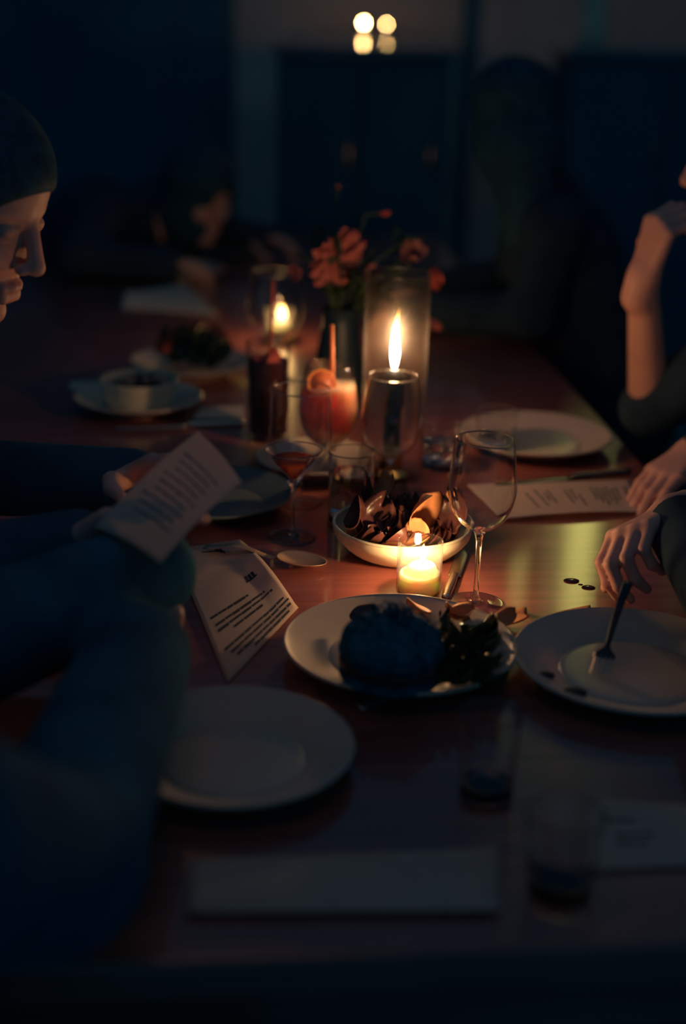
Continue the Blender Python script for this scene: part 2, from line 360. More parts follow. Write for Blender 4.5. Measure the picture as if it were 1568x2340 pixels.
# ------------------------------------------------------------------ the table
tab = thing('dining_table', 'long red-brown lacquered wooden table laid for dinner by candlelight', 'table', (0.02, 0.945, 0), math.radians(5.5))
from_bm('tabletop', box_bm(-.62, .60, 0, 3.7, TZ - .04, TZ, bev=.006), M['table'], tab, smooth=False)
a = bmesh.new()
box_bm(-.54, .52, .06, .085, TZ - .13, TZ - .04, a); box_bm(-.54, .52, 3.615, 3.64, TZ - .13, TZ - .04, a); box_bm(-.54, -.515, .06, 3.64, TZ - .13, TZ - .04, a); box_bm(.495, .52, .06, 3.64, TZ - .13, TZ - .04, a)
from_bm('apron', a, M['table'], tab, smooth=False)
for x in (-.5, .48):
    for y in (.1, 3.6): from_bm('leg', box_bm(x - .035, x + .035, y - .035, y + .035, 0, TZ - .041, bev=.005), M['table'], tab, smooth=False)

# ------------------------------------------------------------------ crockery
def plate_bm(r, h=.022, t=.004):
    out = smooth_prof([(0, .003), (r * .55, .003), (r * .60, 0), (r * .64, .002), (r * .74, .008), (r * .96, h - .002), (r, h)], 5)
    return lathe_bm(shell_prof(out, t), 64)
def plate(label, u, v, r, loc=None, mm='ceramic', group=None, name='plate'):
    p = loc or at(u, v, TZ + .012); o = from_bm(name, plate_bm(r), M[mm], None, (p[0], p[1], TZ)); return tag(o, label, 'plate', group)
PF = plate('stoneware dinner plate holding the dark round bun and salad leaves', 914, 1487, .133)
PR = plate('stoneware dinner plate under the fork held at the right', 1446, 1524, .135)
PL = plate('stoneware dinner plate beside the dark sleeve in the left foreground', 532, 1722, .119)
PS = plate('small pale side plate behind the coupe and water tumbler', 722, 1058, .095)
PB = plate('empty stoneware plate behind the clear tumbler, near the propped elbow', 1222, 1004, .128)
PM = plate('dark plate partly hidden behind the tilted menu', 487, 1138, .118, mm='slate')
PW = plate('far plate with pink scraps in front of the distant leaning diner', 415, 622, .112)
SA = plate('saucer plate under the small bowl of food at the left', 317, 918, .115)

def bowl(label, p, r, h, foot, m):
    t = smooth_prof([(0, .004), (foot * .86, .004), (foot * .9, 0), (foot, .001), (foot + (r - foot) * .45, h * .22), (r * .96, h * .65), (r, h)], 6)
    o = from_bm('bowl', lathe_bm(shell_prof(t, .004), 72), m, None, p); return tag(o, label, 'bowl')
pb = at(920, 1198, TZ + .042); BW = (pb.x, pb.y, TZ)
bowl('wide cream bowl of crisps and dark leaves just behind the lit votive candle', BW, .0955, .043, .056, M['cream'])
sb = (SA.location.x + .002, SA.location.y, TZ + .0072)
bowl('small pale bowl of roasted food standing on a saucer plate at the left', sb, .070, .047, .058, M['cream'])

# contents of the salad bowl
def leafthing(name, label, cat, m, loc, d, L, W, roll=0, curl=.6, cup=.4, ruf=.0, seed=0, group=None, tip=1.0, thick=.0012, nrm=None):
    o = from_bm(name, leaf_bm(L, W, curl, cup, ruf, thick, 10, 6, seed, tip), m, None, loc); o.rotation_mode = 'QUATERNION'
    q_ = frame_to(d, roll)
    if nrm: X_ = Vector(d).normalized(); Z_ = Vector(nrm); Z_ = (Z_ - X_ * X_.dot(Z_)).normalized(); Y_ = Z_.cross(X_); q_ = Matrix((X_, Y_, Z_)).transposed().to_4x4()
    o.rotation_quaternion = q_.to_quaternion(); return tag(o, label, cat, group)
def inb(u, v, z): p = at(u, v, TZ + z); return p
G1 = 'dark salad leaves in the cream bowl'
crisp = [('largest upright toasted crisp folded in the middle of the cream bowl', (958, 1222, .040), (-.15, .15, .95), .064, .031, .0, .75, .5),
         ('small bright crisp shard left of the big folded crisp', (905, 1196, .052), (-.9, -.1, -.15), .024, .010, .9, .5, .3),
         ('curled toasted crisp at the back left of the cream bowl', (850, 1160, .050), (.6, .4, .35), .055, .022, -.2, .8, .5),
         ('round toasted crisp behind the bright shard in the cream bowl', (868, 1180, .045), (.1, .5, .8), .028, .013, 1.2, .3, .3),
         ('toasted crisp lying at the front of the bowl beside the votive rim', (872, 1250, .036), (1, .1, .12), .065, .018, .2, .3, .2),
         ('toasted crisp stump under the folded crisp, behind the votive', (952, 1236, .040), (.1, .1, .9), .032, .017, .4, .2, .3),
         ('toasted crisp leaning at the right of the cream bowl behind the wine glass', (1010, 1180, .050), (.5, -.2, .55), .045, .018, -.5, .8, .4)]
for k, (lb, q, d, L, W, ro, cu, cp) in enumerate(crisp):
    leafthing('crisp', lb, 'crisp', M['crisp'], inb(*q), d, L, W, ro, cu, cp, .12, 20 + k, tip=.7, thick=.0016, nrm=(.62, -.55, .35) if k == 0 else None)
rnd = random.Random(3)
for k in range(44):
    a = rnd.random() * 6.28; rr = .058 * math.sqrt(rnd.random()); lo = (BW[0] + rr * math.cos(a), BW[1] + rr * math.sin(a), TZ + .026 + .014 * rnd.random())
    leafthing('salad_leaf', 'dark curled salad leaf among the crisps in the cream bowl', 'leaf', M['darkleaf'], lo, (math.cos(a + 2.4 + rnd.random()), math.sin(a + 2.4 + rnd.random()), .12 + .25 * rnd.random()), .050, .025, rnd.uniform(-.6, .6), .8, .5, .25, k, G1)
for k, (u, v) in enumerate(((805, 1175), (790, 1208), (838, 1222), (1040, 1220))):
    leafthing('salad_leaf', 'dark curled salad leaf among the crisps in the cream bowl', 'leaf', M['darkleaf'], inb(u, v, .042), (rnd.uniform(-1, 1), rnd.uniform(-.2, 1), .3), .05, .024, rnd.uniform(-.5, .5), 1.2, .9, .25, 50 + k, G1)

for k in range(30):
    a = k / 30 * 6.283 + .1 * rnd.random(); rr = .040 + .014 * rnd.random(); lo = (BW[0] + rr * math.cos(a), BW[1] + rr * math.sin(a), TZ + .024 + .01 * rnd.random())
    leafthing('salad_leaf', 'dark curled salad leaf among the crisps in the cream bowl', 'leaf', M['darkleaf'], lo, (math.cos(a + 1.35), math.sin(a + 1.35), .16), .040, .020, rnd.uniform(-.4, .4), .7, .4, .25, 300 + k, G1)
# food in the small left bowl
rnd = random.Random(5)
for k in range(22):
    a = rnd.random() * 6.28; rr = .052 * math.sqrt(rnd.random())
    o = from_bm('food_chunk', blob_bm(rnd.uniform(.009, .014), 1, rnd.uniform(.7, 1), rnd.uniform(.6, .9), .3, 1.6, 2, k), M['food'] if k % 3 else M['darkfood'], None, (sb[0] + rr * math.cos(a), sb[1] + rr * math.sin(a), TZ + .041 + .010 * (1 - rr / .052) + .004 * rnd.random()))
    tag(o, 'chunk of roasted food heaped in the small left bowl', 'food', 'roasted chunks in the small left bowl')
o = from_bm('filling', lathe_bm([(0, .012), (.052, .012), (.060, .032), (0, .036)], 32, closed=False), M['darkfood'], None, sb); tag(o, 'dark sauce layer beneath the roasted chunks in the small left bowl', 'sauce', kind='stuff')

# front plate: bun, leaves
bp = at(893, 1498, TZ + .045)
bn = thing('bread_bun', 'large dark round bun with a rough top, backlit on the front plate', 'bun', (bp.x, bp.y - .002, TZ + .012))
from_bm('crumb', blob_bm(.0565, 1, 1, .26, .05, 2, 4, 2, off=(0, 0, .013)), M['bread'], bn); from_bm('filling', blob_bm(.056, 1, 1, .2, .12, 5, 4, 9, off=(0, 0, .030)), M['darkleaf'], bn)
from_bm('crown', blob_bm(.0575, 1, 1, .62, .06, 3, 5, 4, off=(0, 0, .046)), M['bread'], bn)
h = bmesh.new(); rnd = random.Random(8)
for k in range(90):
    a = rnd.random() * 6.28; e = rnd.uniform(.7, 1.5); n = Vector((math.cos(a) * math.cos(e), math.sin(a) * math.cos(e), math.sin(e))); q = Vector((n.x * .0575, n.y * .0575, n.z * .036 + .046))
    tube_bm([q - n * .003, q + n * .004 + Vector((rnd.uniform(-.003, .003), rnd.uniform(-.003, .003), .001)), q + n * .007 + Vector((rnd.uniform(-.006, .006), rnd.uniform(-.006, .006), .0))], [.0012, .001, .0006], 5, h)
o = from_bm('herb_crust', h, M['bread'], bn); o['kind'] = 'stuff'
rnd = random.Random(11); G2 = 'glossy salad leaves on the front plate'
for k in range(26):
    u = rnd.uniform(1000, 1105); v = rnd.uniform(1445, 1565); z = rnd.uniform(.014, .030)
    if (u - 1045) ** 2 / 95 ** 2 + (v - 1500) ** 2 / 75 ** 2 > 1: continue
    leafthing('salad_leaf', 'glossy dark salad leaf beside the bun on the front plate', 'leaf', M['lettuce'], at(u, v, TZ + z), (rnd.uniform(-1, 1), rnd.uniform(-1, .4), rnd.uniform(-.1, .16)), .032, .017, rnd.uniform(-.8, .8), 1.1, .8, .3, 70 + k, G2)
for k, (u, v) in enumerate(((800, 1412), (985, 1402), (1025, 1408), (1075, 1412), (1120, 1425))):
    leafthing('leaf_scrap', ['brown scrap of leaf at the far left of the front plate', 'brown leaf scrap behind the bun on the front plate', 'middle brown leaf scrap behind the salad on the front plate', 'brown leaf scrap at the back of the front plate below the wine glass', 'brown leaf scrap at the far right rim of the front plate'][k], 'leaf', M['crisp'] if k else M['darkleaf'], at(u, v, TZ + .020), (-1 if k % 2 else 1, .3, .10), .034, .014, .3, .5, .35, .2, 120 + k)
for k, (u, v) in enumerate(((1310, 1592), (1246, 1552), (1300, 1590))):
    if k == 2: break
    p = at(u, v, TZ + .012); o = from_bm('olive_scrap', blob_bm(.011 if k == 0 else .008, 1.3, .9, .6, .25, 2, 3, 30 + k), M['darkfood'], None, (p.x, p.y, TZ + .016))
    tag(o, ['dark scrap of food at the near rim of the right plate', 'smaller dark food scrap at the left of the right plate'][k], 'food scrap')
for k, (u, v, d, L, W, lb) in enumerate(((1112, 1424, (1, .1, .05), .052, .019, 'rounded brown crisp between the two front plates, nearest the wine glass foot'), (1200, 1450, (1, -.5, .03), .030, .012, 'small pointed brown crisp touching the rim of the right plate'), (1262, 1410, (1, .1, .05), .05, .012, 'brown crisp lying behind the right plate below the table drops'))):
    p = at(u, v, TZ + .006); leafthing('crisp', lb, 'crisp', M['crisp'], p, d, L, W, 0, .3, .3, .08, 140 + k, tip=.6, thick=.002)
# bits on far dishes
rnd = random.Random(21)
for k, (u, v) in enumerate(((412, 617), (505, 622), (372, 628))):
    p = at(u, v, TZ + .02); o = from_bm('food_scrap', blob_bm(.012, 1.2, 1, .5, .3, 2, 3, 60 + k), M['pink'], None, (p.x, p.y, TZ + (.0105 if k != 1 else .028))); tag(o, ['pink scrap in the middle of the far plate', 'pink scrap on the right rim of the far plate', 'pale scrap at the left of the far plate'][k], 'food scrap')
pp = at(438, 836, TZ + .012)
plate('far dish under the dark heap of leaves beyond the small bowl', 0, 0, .12, (pp.x, pp.y), group=None)
for k in range(22):
    a = rnd.random() * 6.28; rr = .075 * math.sqrt(rnd.random())
    leafthing('herb_leaf', 'dark leaf in the heap on the far dish', 'leaf', M['leaf'] if k % 4 else M['darkleaf'], (pp.x + rr * math.cos(a), pp.y + rr * math.sin(a), TZ + .016 + .03 * rnd.random()), (math.cos(a + 2), math.sin(a + 2), .3), .055, .024, rnd.uniform(-.6, .6), .9, .6, .25, 200 + k, 'dark leaves heaped on the far dish')
for k in range(5):
    a = k * 1.4; o = from_bm('berry', blob_bm(.010, 1, 1, .9, .05, 2, 2, k), M['coral'], None, (pp.x - .03 + .035 * math.cos(a), pp.y + .035 * math.sin(a), TZ + .052)); tag(o, 'small reddish berry on the heap of dark leaves', 'berry', 'berries on the far dish')

# ------------------------------------------------------------------ candles
def flame_bm(h, r, sway=.0):
    prof = smooth_prof([(0, 0), (r * .55, h * .04), (r, h * .22), (r * .95, h * .40), (r * .66, h * .62), (r * .36, h * .80), (0, h)], 5)
    b = lathe_bm(prof, 16, closed=False)
    for v in b.verts: s = v.co.z / h; v.co.x += sway * (s * .9 - .5 * math.sin(s * PI * .9)) + sway * .12 * math.sin(s * 6); v.co.y += sway * .2 * s
    return b
def votive(label, p, r, h, wax_h, fl=(.020, .0042), fm='flame', wm='wax', gm='jar'):
    t = thing('votive_candle', label, 'candle', p)
    out = [(0, 0), (r - .003, 0), (r - .0008, .0012), (r, .004), (r, h * .5), (r, h)]
    g = from_bm('glass', lathe_bm(densify(shell_prof(out, .0022)), 64), M[gm], t)
    ri = r - .0032
    wx = lathe_bm(smooth_prof([(0, .003), (ri, .003), (ri, wax_h * .64), (ri * .93, wax_h * .68), (ri * .82, wax_h * .72), (ri * .68, wax_h * .90), (ri * .45, wax_h), (ri * .15, wax_h * .97), (0, wax_h * .96)], 4), 48, closed=False)
    for v in wx.verts:
        if v.co.z > wax_h * .6: v.co.x += r * .16 * (v.co.z / wax_h - .6) / .4
    from_bm('wax', wx, M[wm], t)
    from_bm('wick', tube_bm([(r * .12, 0, wax_h * .93), (r * .12, 0, wax_h + .004), (r * .14, .0006, wax_h + .007)], .0007, 6), M['wick'], t)
    from_bm('flame', flame_bm(fl[0], fl[1], .001), M[fm], t, (r * .13, 0, wax_h + .004))
    return t
pv = at(956, 1353); VO = (pv.x, pv.y, TZ); VH = hgt(pv, 1237)
votive('lit votive candle in a clear glass in front of the cream bowl', VO, wid(pv, 103) / 2, VH, VH * .58, (.023, .0046))
pf = at(640, 780); FV = (pf.x, pf.y, TZ)
votive('lit votive candle glowing far down the table behind the dark drink', FV, .033, .074, .046, (.034, .0085), 'flame3')
# two far candles on the sideboard
for k, (u, v) in enumerate(((828, 60), (880, 62))):
    p = aty(u, 100, 6.8); votive(['brighter of two far votive candles on the tall dark sideboard', 'dimmer far votive candle, right of its twin on the sideboard'][k], (p.x, 6.8, CT), .03, .040, .036, (.020 if k == 0 else .012, .0050 if k == 0 else .0022), 'flame3', 'navywax', 'slate')

# hurricane glass with the dark taper
ph = at(893, 1088); HU = (ph.x, ph.y, TZ); HH = hgt(ph, 626); HR = wid((ph.x, ph.y, TZ + HH * .5), 148) / 2
hv = tag(from_bm('hurricane_glass', lathe_bm(densify(shell_prof([(0, 0), (HR - .004, 0), (HR, .003), (HR, .03), (HR, HH * .5), (HR, HH)], .003)), 64), M['haloglass'], None, HU), 'tall clear glass cylinder around the dark taper candle', 'candle holder')
CH = hgt(ph, 848)
tc = thing('taper_candle', 'thick dark navy taper candle burning inside the glass cylinder', 'candle', (HU[0] - .001, HU[1], TZ + .0035))
cr = wid((ph.x, ph.y, TZ + CH), 42) / 2
wv = lathe_bm(smooth_prof([(0, .012), (cr * .98, .012), (cr, .02), (cr, CH * .5), (cr, CH - .014), (cr * .93, CH - .006), (cr * .85, CH - .003), (cr * .6, CH - .006), (0, CH - .008)], 3), 32, closed=False)
from_bm('wax', wv, M['navywax'], tc)
for k in range(5):
    a = -1.9 + k * .45; zz = CH - .02 - .03 * (k % 3); from_bm('wax_drip', tube_bm([(cr * math.cos(a), cr * math.sin(a), CH - .006), (cr * 1.02 * math.cos(a), cr * 1.02 * math.sin(a), CH - .02), (cr * 1.02 * math.cos(a), cr * 1.02 * math.sin(a), zz - .01)], [.001, .0016, .002], 8), M['navywax'], tc)
from_bm('candle_cup', lathe_bm(shell_prof(smooth_prof([(0, 0), (.028, 0), (.030, .004), (.018, .010), (cr + .0035, .016), (cr + .004, .034)], 3), .0015), 32), M['brass'], tc)
from_bm('wick', tube_bm([(0, 0, CH - .009), (.0005, 0, CH), (.002, 0, CH + .006)], .001, 6), M['wick'], tc)
fh = hgt(ph, 706) - CH
from_bm('flame', flame_bm(fh, .0064, .007), M['tflame'], tc, (0, 0, CH))

# ------------------------------------------------------------------ glasses
def stem_glass(name, label, cat, p, prof, h_stem, foot, stem_r=.0036, t=.0011, rz=0, mm='solid'):
    """prof: bowl profile from the axis (r, z above the stem top) to the rim"""
    g = thing(name, label, cat, (p[0], p[1], TZ), rz)
    bp_ = smooth_prof(prof, 6)
    from_bm('bowl', lathe_bm(shell_prof([(r, z + h_stem) for r, z in bp_], t), 64), M[mm], g)
    from_bm('stem', lathe_bm(smooth_prof([(0, .004), (.009, .004), (.0055, .008), (stem_r, .02), (stem_r * .92, h_stem * .5), (stem_r, h_stem * .82), (.0065, h_stem - .004), (.009, h_stem + .0005), (0, h_stem + .001)], 5), 24, closed=False), M['solid'], g)
    from_bm('foot', lathe_bm(smooth_prof([(0, 0), (foot * .9, 0), (foot, .0008), (foot * .97, .0016), (foot * .5, .0026), (.009, .0042), (0, .0045)], 4), 48, closed=False), M['solid'], g)
    return g
def wine_prof(R, rim, h):
    return [(0, 0), (R * .35, h * .03), (R * .78, h * .17), (R, h * .42), (R * .97, h * .62), (rim + (R - rim) * .4, h * .86), (rim, h)]
pw = at(1086, 1380); hw = hgt(pw, 1003); hs = hgt(pw, 1212)
RW = wid((pw.x, pw.y, TZ + hs + .04), 157) / 2
stem_glass('wine_glass', 'clear wine glass standing right of the lit votive candle', 'wine glass', pw, wine_prof(RW, RW * .84, hw - hs), hs, .036)
pc = at(889, 1120); hc = hgt(pc, 858); hs2 = hgt(pc, 1046); RC = wid((pc.x, pc.y, TZ + .1), 140) / 2
stem_glass('wine_glass', 'clear wine glass standing directly in front of the dark taper candle', 'wine glass', pc, wine_prof(RC, RC * .80, hc - hs2), hs2, .034)
pl = at(684, 1150); hl = hgt(pl, 888); hs3 = hgt(pl, 1082); RL = wid((pl.x, pl.y, TZ + .1), 146) / 2
stem_glass('wine_glass', 'empty clear wine glass overlapping the left half of the pink-orange drink', 'wine glass', pl, wine_prof(RL, RL * .90, hl - hs3), hs3, .034)
# coupe
pm = at(668, 1228); hm = hgt(pm, 1028); hs4 = hgt(pm, 1100); RM = wid((pm.x, pm.y, TZ + hm), 132) / 2
cg = stem_glass('coupe_glass', 'cone-shaped cocktail glass with a little coral drink left of the tumbler', 'cocktail glass', pm, [(0, 0), (RM * .14, .004), (RM * .5, (hm - hs4) * .45), (RM * .82, (hm - hs4) * .80), (RM, hm - hs4)], hs4, .033, .003)
lz = hm - hs4; from_bm('drink', lathe_bm([(0, hs4 + .0025), (RM * .115, hs4 + .0052), (RM * .46, hs4 + lz * .46), (RM * .745, hs4 + lz * .73), (0, hs4 + lz * .73)], 40, closed=False), M['coupe'], cg)
# big goblet in the back
pk = at(628, 868); hk = hgt(pk, 622); hs5 = hgt(pk, 772); RK = wid((pk.x, pk.y, TZ + .12), 132) / 2
stem_glass('wine_glass', 'large wine goblet in front of the far glowing votive', 'wine glass', pk, wine_prof(RK, RK * .8, hk - hs5), hs5, .036)

def tumbler(label, p, r0, r1, h, water=0.0, ice=0, name='tumbler', t=.0018, cat='tumbler', mm='solid'):
    g = thing(name, label, cat, (p[0], p[1], TZ))
    out = [(0, 0), (r0 - .004, 0), (r0 - .001, .001), (r0, .004), (r0 + (r1 - r0) * .5, h * .5), (r1, h)]
    prof = out + [(r1 - t / 2, h + t * .6), (r1 - t, h), (r0 + (r1 - r0) * .5 - t, h * .5), (r0 - t, .013), (r0 - .006, .010), (0, .010)]
    from_bm('glass', lathe_bm(densify(prof), 56), M[mm], g)
    if water:
        rw = r0 + (r1 - r0) * water - t - .0003
        from_bm('water', lathe_bm(densify([(0, .0103), (r0 - .007, .0103), (r0 - t - .0003, .0135), (rw, h * water), (0, h * water)], False), 48, closed=False), M['realwater' if mm == 'solid' else 'water'], g)
    for k in range(ice):
        a = k * 2.2; from_bm('ice_cube', box_bm(-.010, .010, -.010, .010, -.010, .010, bev=.003), M['solid'], g, (.013 * math.cos(a), .013 * math.sin(a), h * water - .006 - .012 * (k % 2))).rotation_euler = (k, k * .7, k * 1.3)
    return g
pt = at(800, 1192); ht = hgt(pt, 1032); rt = wid((pt.x, pt.y, TZ + ht), 108) / 2
tumbler('straight clear water tumbler between the coupe and the taper candle', pt, rt * .95, rt, ht, .72)
p1 = at(1110, 1812); h1 = hgt(p1, 1630); r1 = wid((p1.x, p1.y, TZ + h1), 145) / 2
tumbler('blurred empty tumbler in front of the plate with the bun', p1, r1 * .86, r1, h1, 0, 0)
p3 = at(1278, 2030); h3 = hgt(p3, 1860); r3 = wid((p3.x, p3.y, TZ + h3), 185) / 2
tumbler('nearest blurred tumbler, beside the pale papers in the right foreground', p3, r3 * .80, r3, h3, 0, 0)
p4 = at(1130, 1032); h4 = hgt(p4, 938); r4 = wid((p4.x, p4.y, TZ + h4), 98) / 2
tumbler('clear tumbler in front of the empty plate by the propped elbow', p4, r4 * .9, r4, h4, .4)
p5 = at(1003, 1068); h5 = hgt(p5, 965); r5 = wid((p5.x, p5.y, TZ + h5), 92) / 2
tumbler('clear tumbler with ice between the taper candle and the empty plate', p5, r5 * .9, r5, h5, .6, 3)
# pink-orange drink
po = at(748, 1080); ho = hgt(po, 838); hso = hgt(po, 1026); RO = wid((po.x, po.y, TZ + .09), 136) / 2
og = stem_glass('cocktail_goblet', 'stemmed glass of pink-orange drink with straw and citrus slice', 'cocktail', po, wine_prof(RO, RO * .80, ho - hso), hso, .034, mm='glass')
og.location.z = TZ + .004
lz = ho - hso
inn = [(max(0, r - .0018), z) for r, z in smooth_prof(wine_prof(RO, RO * .80, lz), 6) if z < lz * .78]
from_bm('drink', lathe_bm([(0, hso + .003)] + [(r, z + hso + .0018) for r, z in inn if r > .008] + [(0, hso + inn[-1][1] + .0018)], 48, closed=False), M['orangedrink'], og)
stw = aty(759, 742, po.y + .01); ste = Vector((po.x + .006, po.y + .004, TZ + hso + lz * .55))
o = from_bm('straw', tube_bm([Vector((0, 0, 0)), (stw - ste) * .5, stw - ste], .0031, 12), M['straw'], None, ste); tag(o, 'straight tan straw standing in the pink-orange drink', 'straw')
sl = thing('citrus_slice', 'round citrus slice pressed inside the glass of pink-orange drink', 'citrus slice', (po.x - .012, po.y - RO * .40, TZ + .004 + hso + lz * .79))
sl.rotation_euler = (math.radians(62), math.radians(12), math.radians(14))
from_bm('flesh', lathe_bm([(0, -.002), (.0205, -.002), (.0205, .002), (0, .002)], 32, closed=False), M['flesh'], sl); from_bm('peel', lathe_bm([(.0207, -.0024), (.0245, -.0024), (.0245, .0024), (.0207, .0024)], 32), M['peel'], sl)
for k in range(8): a = k * PI / 4; from_bm('membrane', tube_bm([(.002 * math.cos(a), .002 * math.sin(a), .0021), (.020 * math.cos(a), .020 * math.sin(a), .0021)], .0006, 6), M['peel'], sl)
# dark highball with straw
pd = at(611, 1003); hd = hgt(pd, 780); rd = wid((pd.x, pd.y, TZ + hd), 102) / 2
hb = tumbler('tall highball glass of dark red drink left of the pink-orange drink', pd, rd * .88, rd, hd, 0, 0, 'highball_glass', cat='highball', mm='glass')
from_bm('drink', lathe_bm([(0, .0105), (rd * .88 - .003, .0135), (rd * .98 - .003, hd * .82), (0, hd * .82)], 40, closed=False), M['reddrink'], hb)
for k in range(3): from_bm('ice_cube', box_bm(-.011, .011, -.011, .011, -.011, .011, bev=.003), M['coral'], hb, (.014 * math.cos(k * 2.1 + 3), .014 * math.sin(k * 2.1 + 3), hd * (.78 + .02 * k))).rotation_euler = (k, .5 * k, .3)
s0 = Vector((pd.x + .004, pd.y, TZ + hd * .75)); s1 = aty(624, 640, pd.y + .01)
tag(from_bm('straw', tube_bm([Vector((0, 0, 0)), (s1 - s0) * .5, s1 - s0], .003, 10), M['redstraw'], None, s0), 'thin red straw leaning in the dark red highball', 'straw')

# ------------------------------------------------------------------ vase and flowers
vz = at(772, 948); VZ = Vector((vz.x, vz.y, TZ)); vh = hgt(vz, 705)
va = thing('flower_vase', 'black vase of flowers behind the pink-orange drink', 'vase', VZ)
from_bm('body', lathe_bm(shell_prof(smooth_prof([(0, 0), (.034, 0), (.040, .01), (.046, vh * .35), (.036, vh * .75), (.030, vh * .9), (.034, vh)], 5), .003), 40), M['vase'], va)
mouth = VZ + Vector((0, 0, vh))
def flower(name, label, head, face, m, npet, L, W, layers=1, cup=.3, curl=.5, center=.010, cm='darkfood', droop=0, leaves=2, seed=0, open_=.9):
    rn = random.Random(seed); t = thing(name, label, 'flower', head)
    Fm = frame_to(face)                       # +X of the frame = facing direction
    for ly in range(layers):
        for k in range(npet):
            a = 2 * PI * (k + .5 * ly) / npet + rn.uniform(-.12, .12); op = open_ - .28 * ly + rn.uniform(-.12, .12)
            d = Fm.to_3x3() @ Vector((math.cos(op), math.sin(op) * math.cos(a), math.sin(op) * math.sin(a)))
            fx = Fm.to_3x3() @ Vector((1, 0, 0)); side = d.cross(fx).normalized(); nn = side.cross(d).normalized()
            if nn.dot(fx) < 0: nn = -nn; side = -side
            mt = Matrix(((d.x, side.x, nn.x, 0), (d.y, side.y, nn.y, 0), (d.z, side.z, nn.z, 0), (0, 0, 0, 1)))
            me = leaf_bm(L * rn.uniform(.85, 1.1), W * rn.uniform(.85, 1.1), -curl * rn.uniform(.4, 1.3), cup, .22, .0007, 8, 5, seed * 50 + k, .75, None, mt)
            from_bm('petal', me, m, t, d * center * .6)
    if center: from_bm('flower_center', blob_bm(center, 1, 1, 1, .2, 4, 2, seed), M[cm], t, Fm.to_3x3() @ Vector((center * .25, 0, 0)))
    e = mouth - Vector(head) + Vector((rn.uniform(-.012, .012), rn.uniform(-.012, .012), -.05)); c1 = -(Fm.to_3x3() @ Vector((1, 0, 0))) * .03
    s = [c1 * .05, c1, (c1 + e) * .5 + Vector((0, 0, .02)), e + Vector((0, 0, .03)), e]
    from_bm('stem', tube_bm([tuple(a) + () for a in s], .0018, 8), M['stem'], t)
    for k in range(leaves):
        q = (c1 + e) * (.4 + .25 * k); a = rn.random() * 6.28; d = Vector((math.cos(a), math.sin(a), .4))
        from_bm('leaf', leaf_bm(.05, .014, .6, .3, .1, .0007, 8, 4, seed + k, 1.0, None, frame_to(d)), M['leaf'], t, q)
    return t
def fpos(u, v, dy=0.0): return aty(u, v, VZ.y + dy)
flower('cosmos_flower', 'largest pink ruffled flower above the straw', fpos(764, 586, -.02), (.55, -.72, -.30), M['pink'], 15, .052, .0125, 2, .35, .6, .009, seed=1, leaves=1, open_=1.25)
flower('small_blossom', 'mauve blossom with an upright petal above the glass cylinder', fpos(940, 588, .03), (.1, -.6, .6), M['mauve'], 5, .036, .015, 1, .4, .3, .005, seed=2, open_=.75)
flower('carnation_flower', 'coral red ruffled blossom at the right of the bouquet', fpos(985, 640, .0), (.8, -.5, .2), M['coral'], 8, .020, .010, 3, .5, .4, .004, cm='coral', seed=3, open_=1.0)
flower('drooping_blossom', 'drooping pinkish petals right of the taper flame', fpos(982, 728, .02), (.5, -.45, -.7), M['pink'], 3, .028, .009, 1, .4, .6, .004, seed=4, open_=.5, leaves=1)
flower('tiny_blossom', 'cluster of tiny mauve petals behind the rim of the glass cylinder', fpos(850, 628, .0), (0, -.7, .5), M['mauve'], 6, .018, .009, 2, .4, .4, .004, seed=5, open_=.9)
flower('side_blossom', 'small pink bud left of the largest pink flower', fpos(690, 618, .0), (-.7, -.5, -.2), M['pink'], 4, .022, .009, 1, .4, .4, .003, seed=6, open_=.6, leaves=1)
flower('high_bud', 'small coral bud rising highest above the bouquet', fpos(868, 488, .04), (.6, -.4, .1), M['coral'], 3, .018, .005, 1, .6, .1, .003, seed=7, open_=.35, leaves=2)
flower('tall_bud', 'tiny closed mauve bud on a thin stem left of the highest coral bud', fpos(773, 432, .05), (.1, -.4, .9), M['mauve'], 3, .010, .004, 1, .6, .1, .003, seed=8, open_=.3, leaves=3)
rnd = random.Random(31)
for k in range(7):                                                     # leafy sprigs filling the bouquet
    a = rnd.random() * 6.28; tip = mouth + Vector((.09 * math.cos(a) + .03, .07 * math.sin(a), rnd.uniform(.03, .16)))
    t = thing('leafy_sprig', 'dark leafy sprig in the black vase among the flowers', 'sprig', mouth, 0, 'dark leafy sprigs in the vase'); e = tip - mouth
    from_bm('stem', tube_bm([(0, 0, -.05), tuple(e * .5 + Vector((0, 0, .02))), tuple(e)], .0014, 6), M['stem'], t)
    for j in range(6):
        q = e * (.3 + .14 * j); d = Vector((rnd.uniform(-1, 1), rnd.uniform(-1, 1), rnd.uniform(-.3, .7)))
        from_bm('leaf', leaf_bm(rnd.uniform(.035, .055), .014, .6, .3, .15, .0007, 8, 4, k * 9 + j, 1.0, None, frame_to(d)), M['leaf'], t, q)

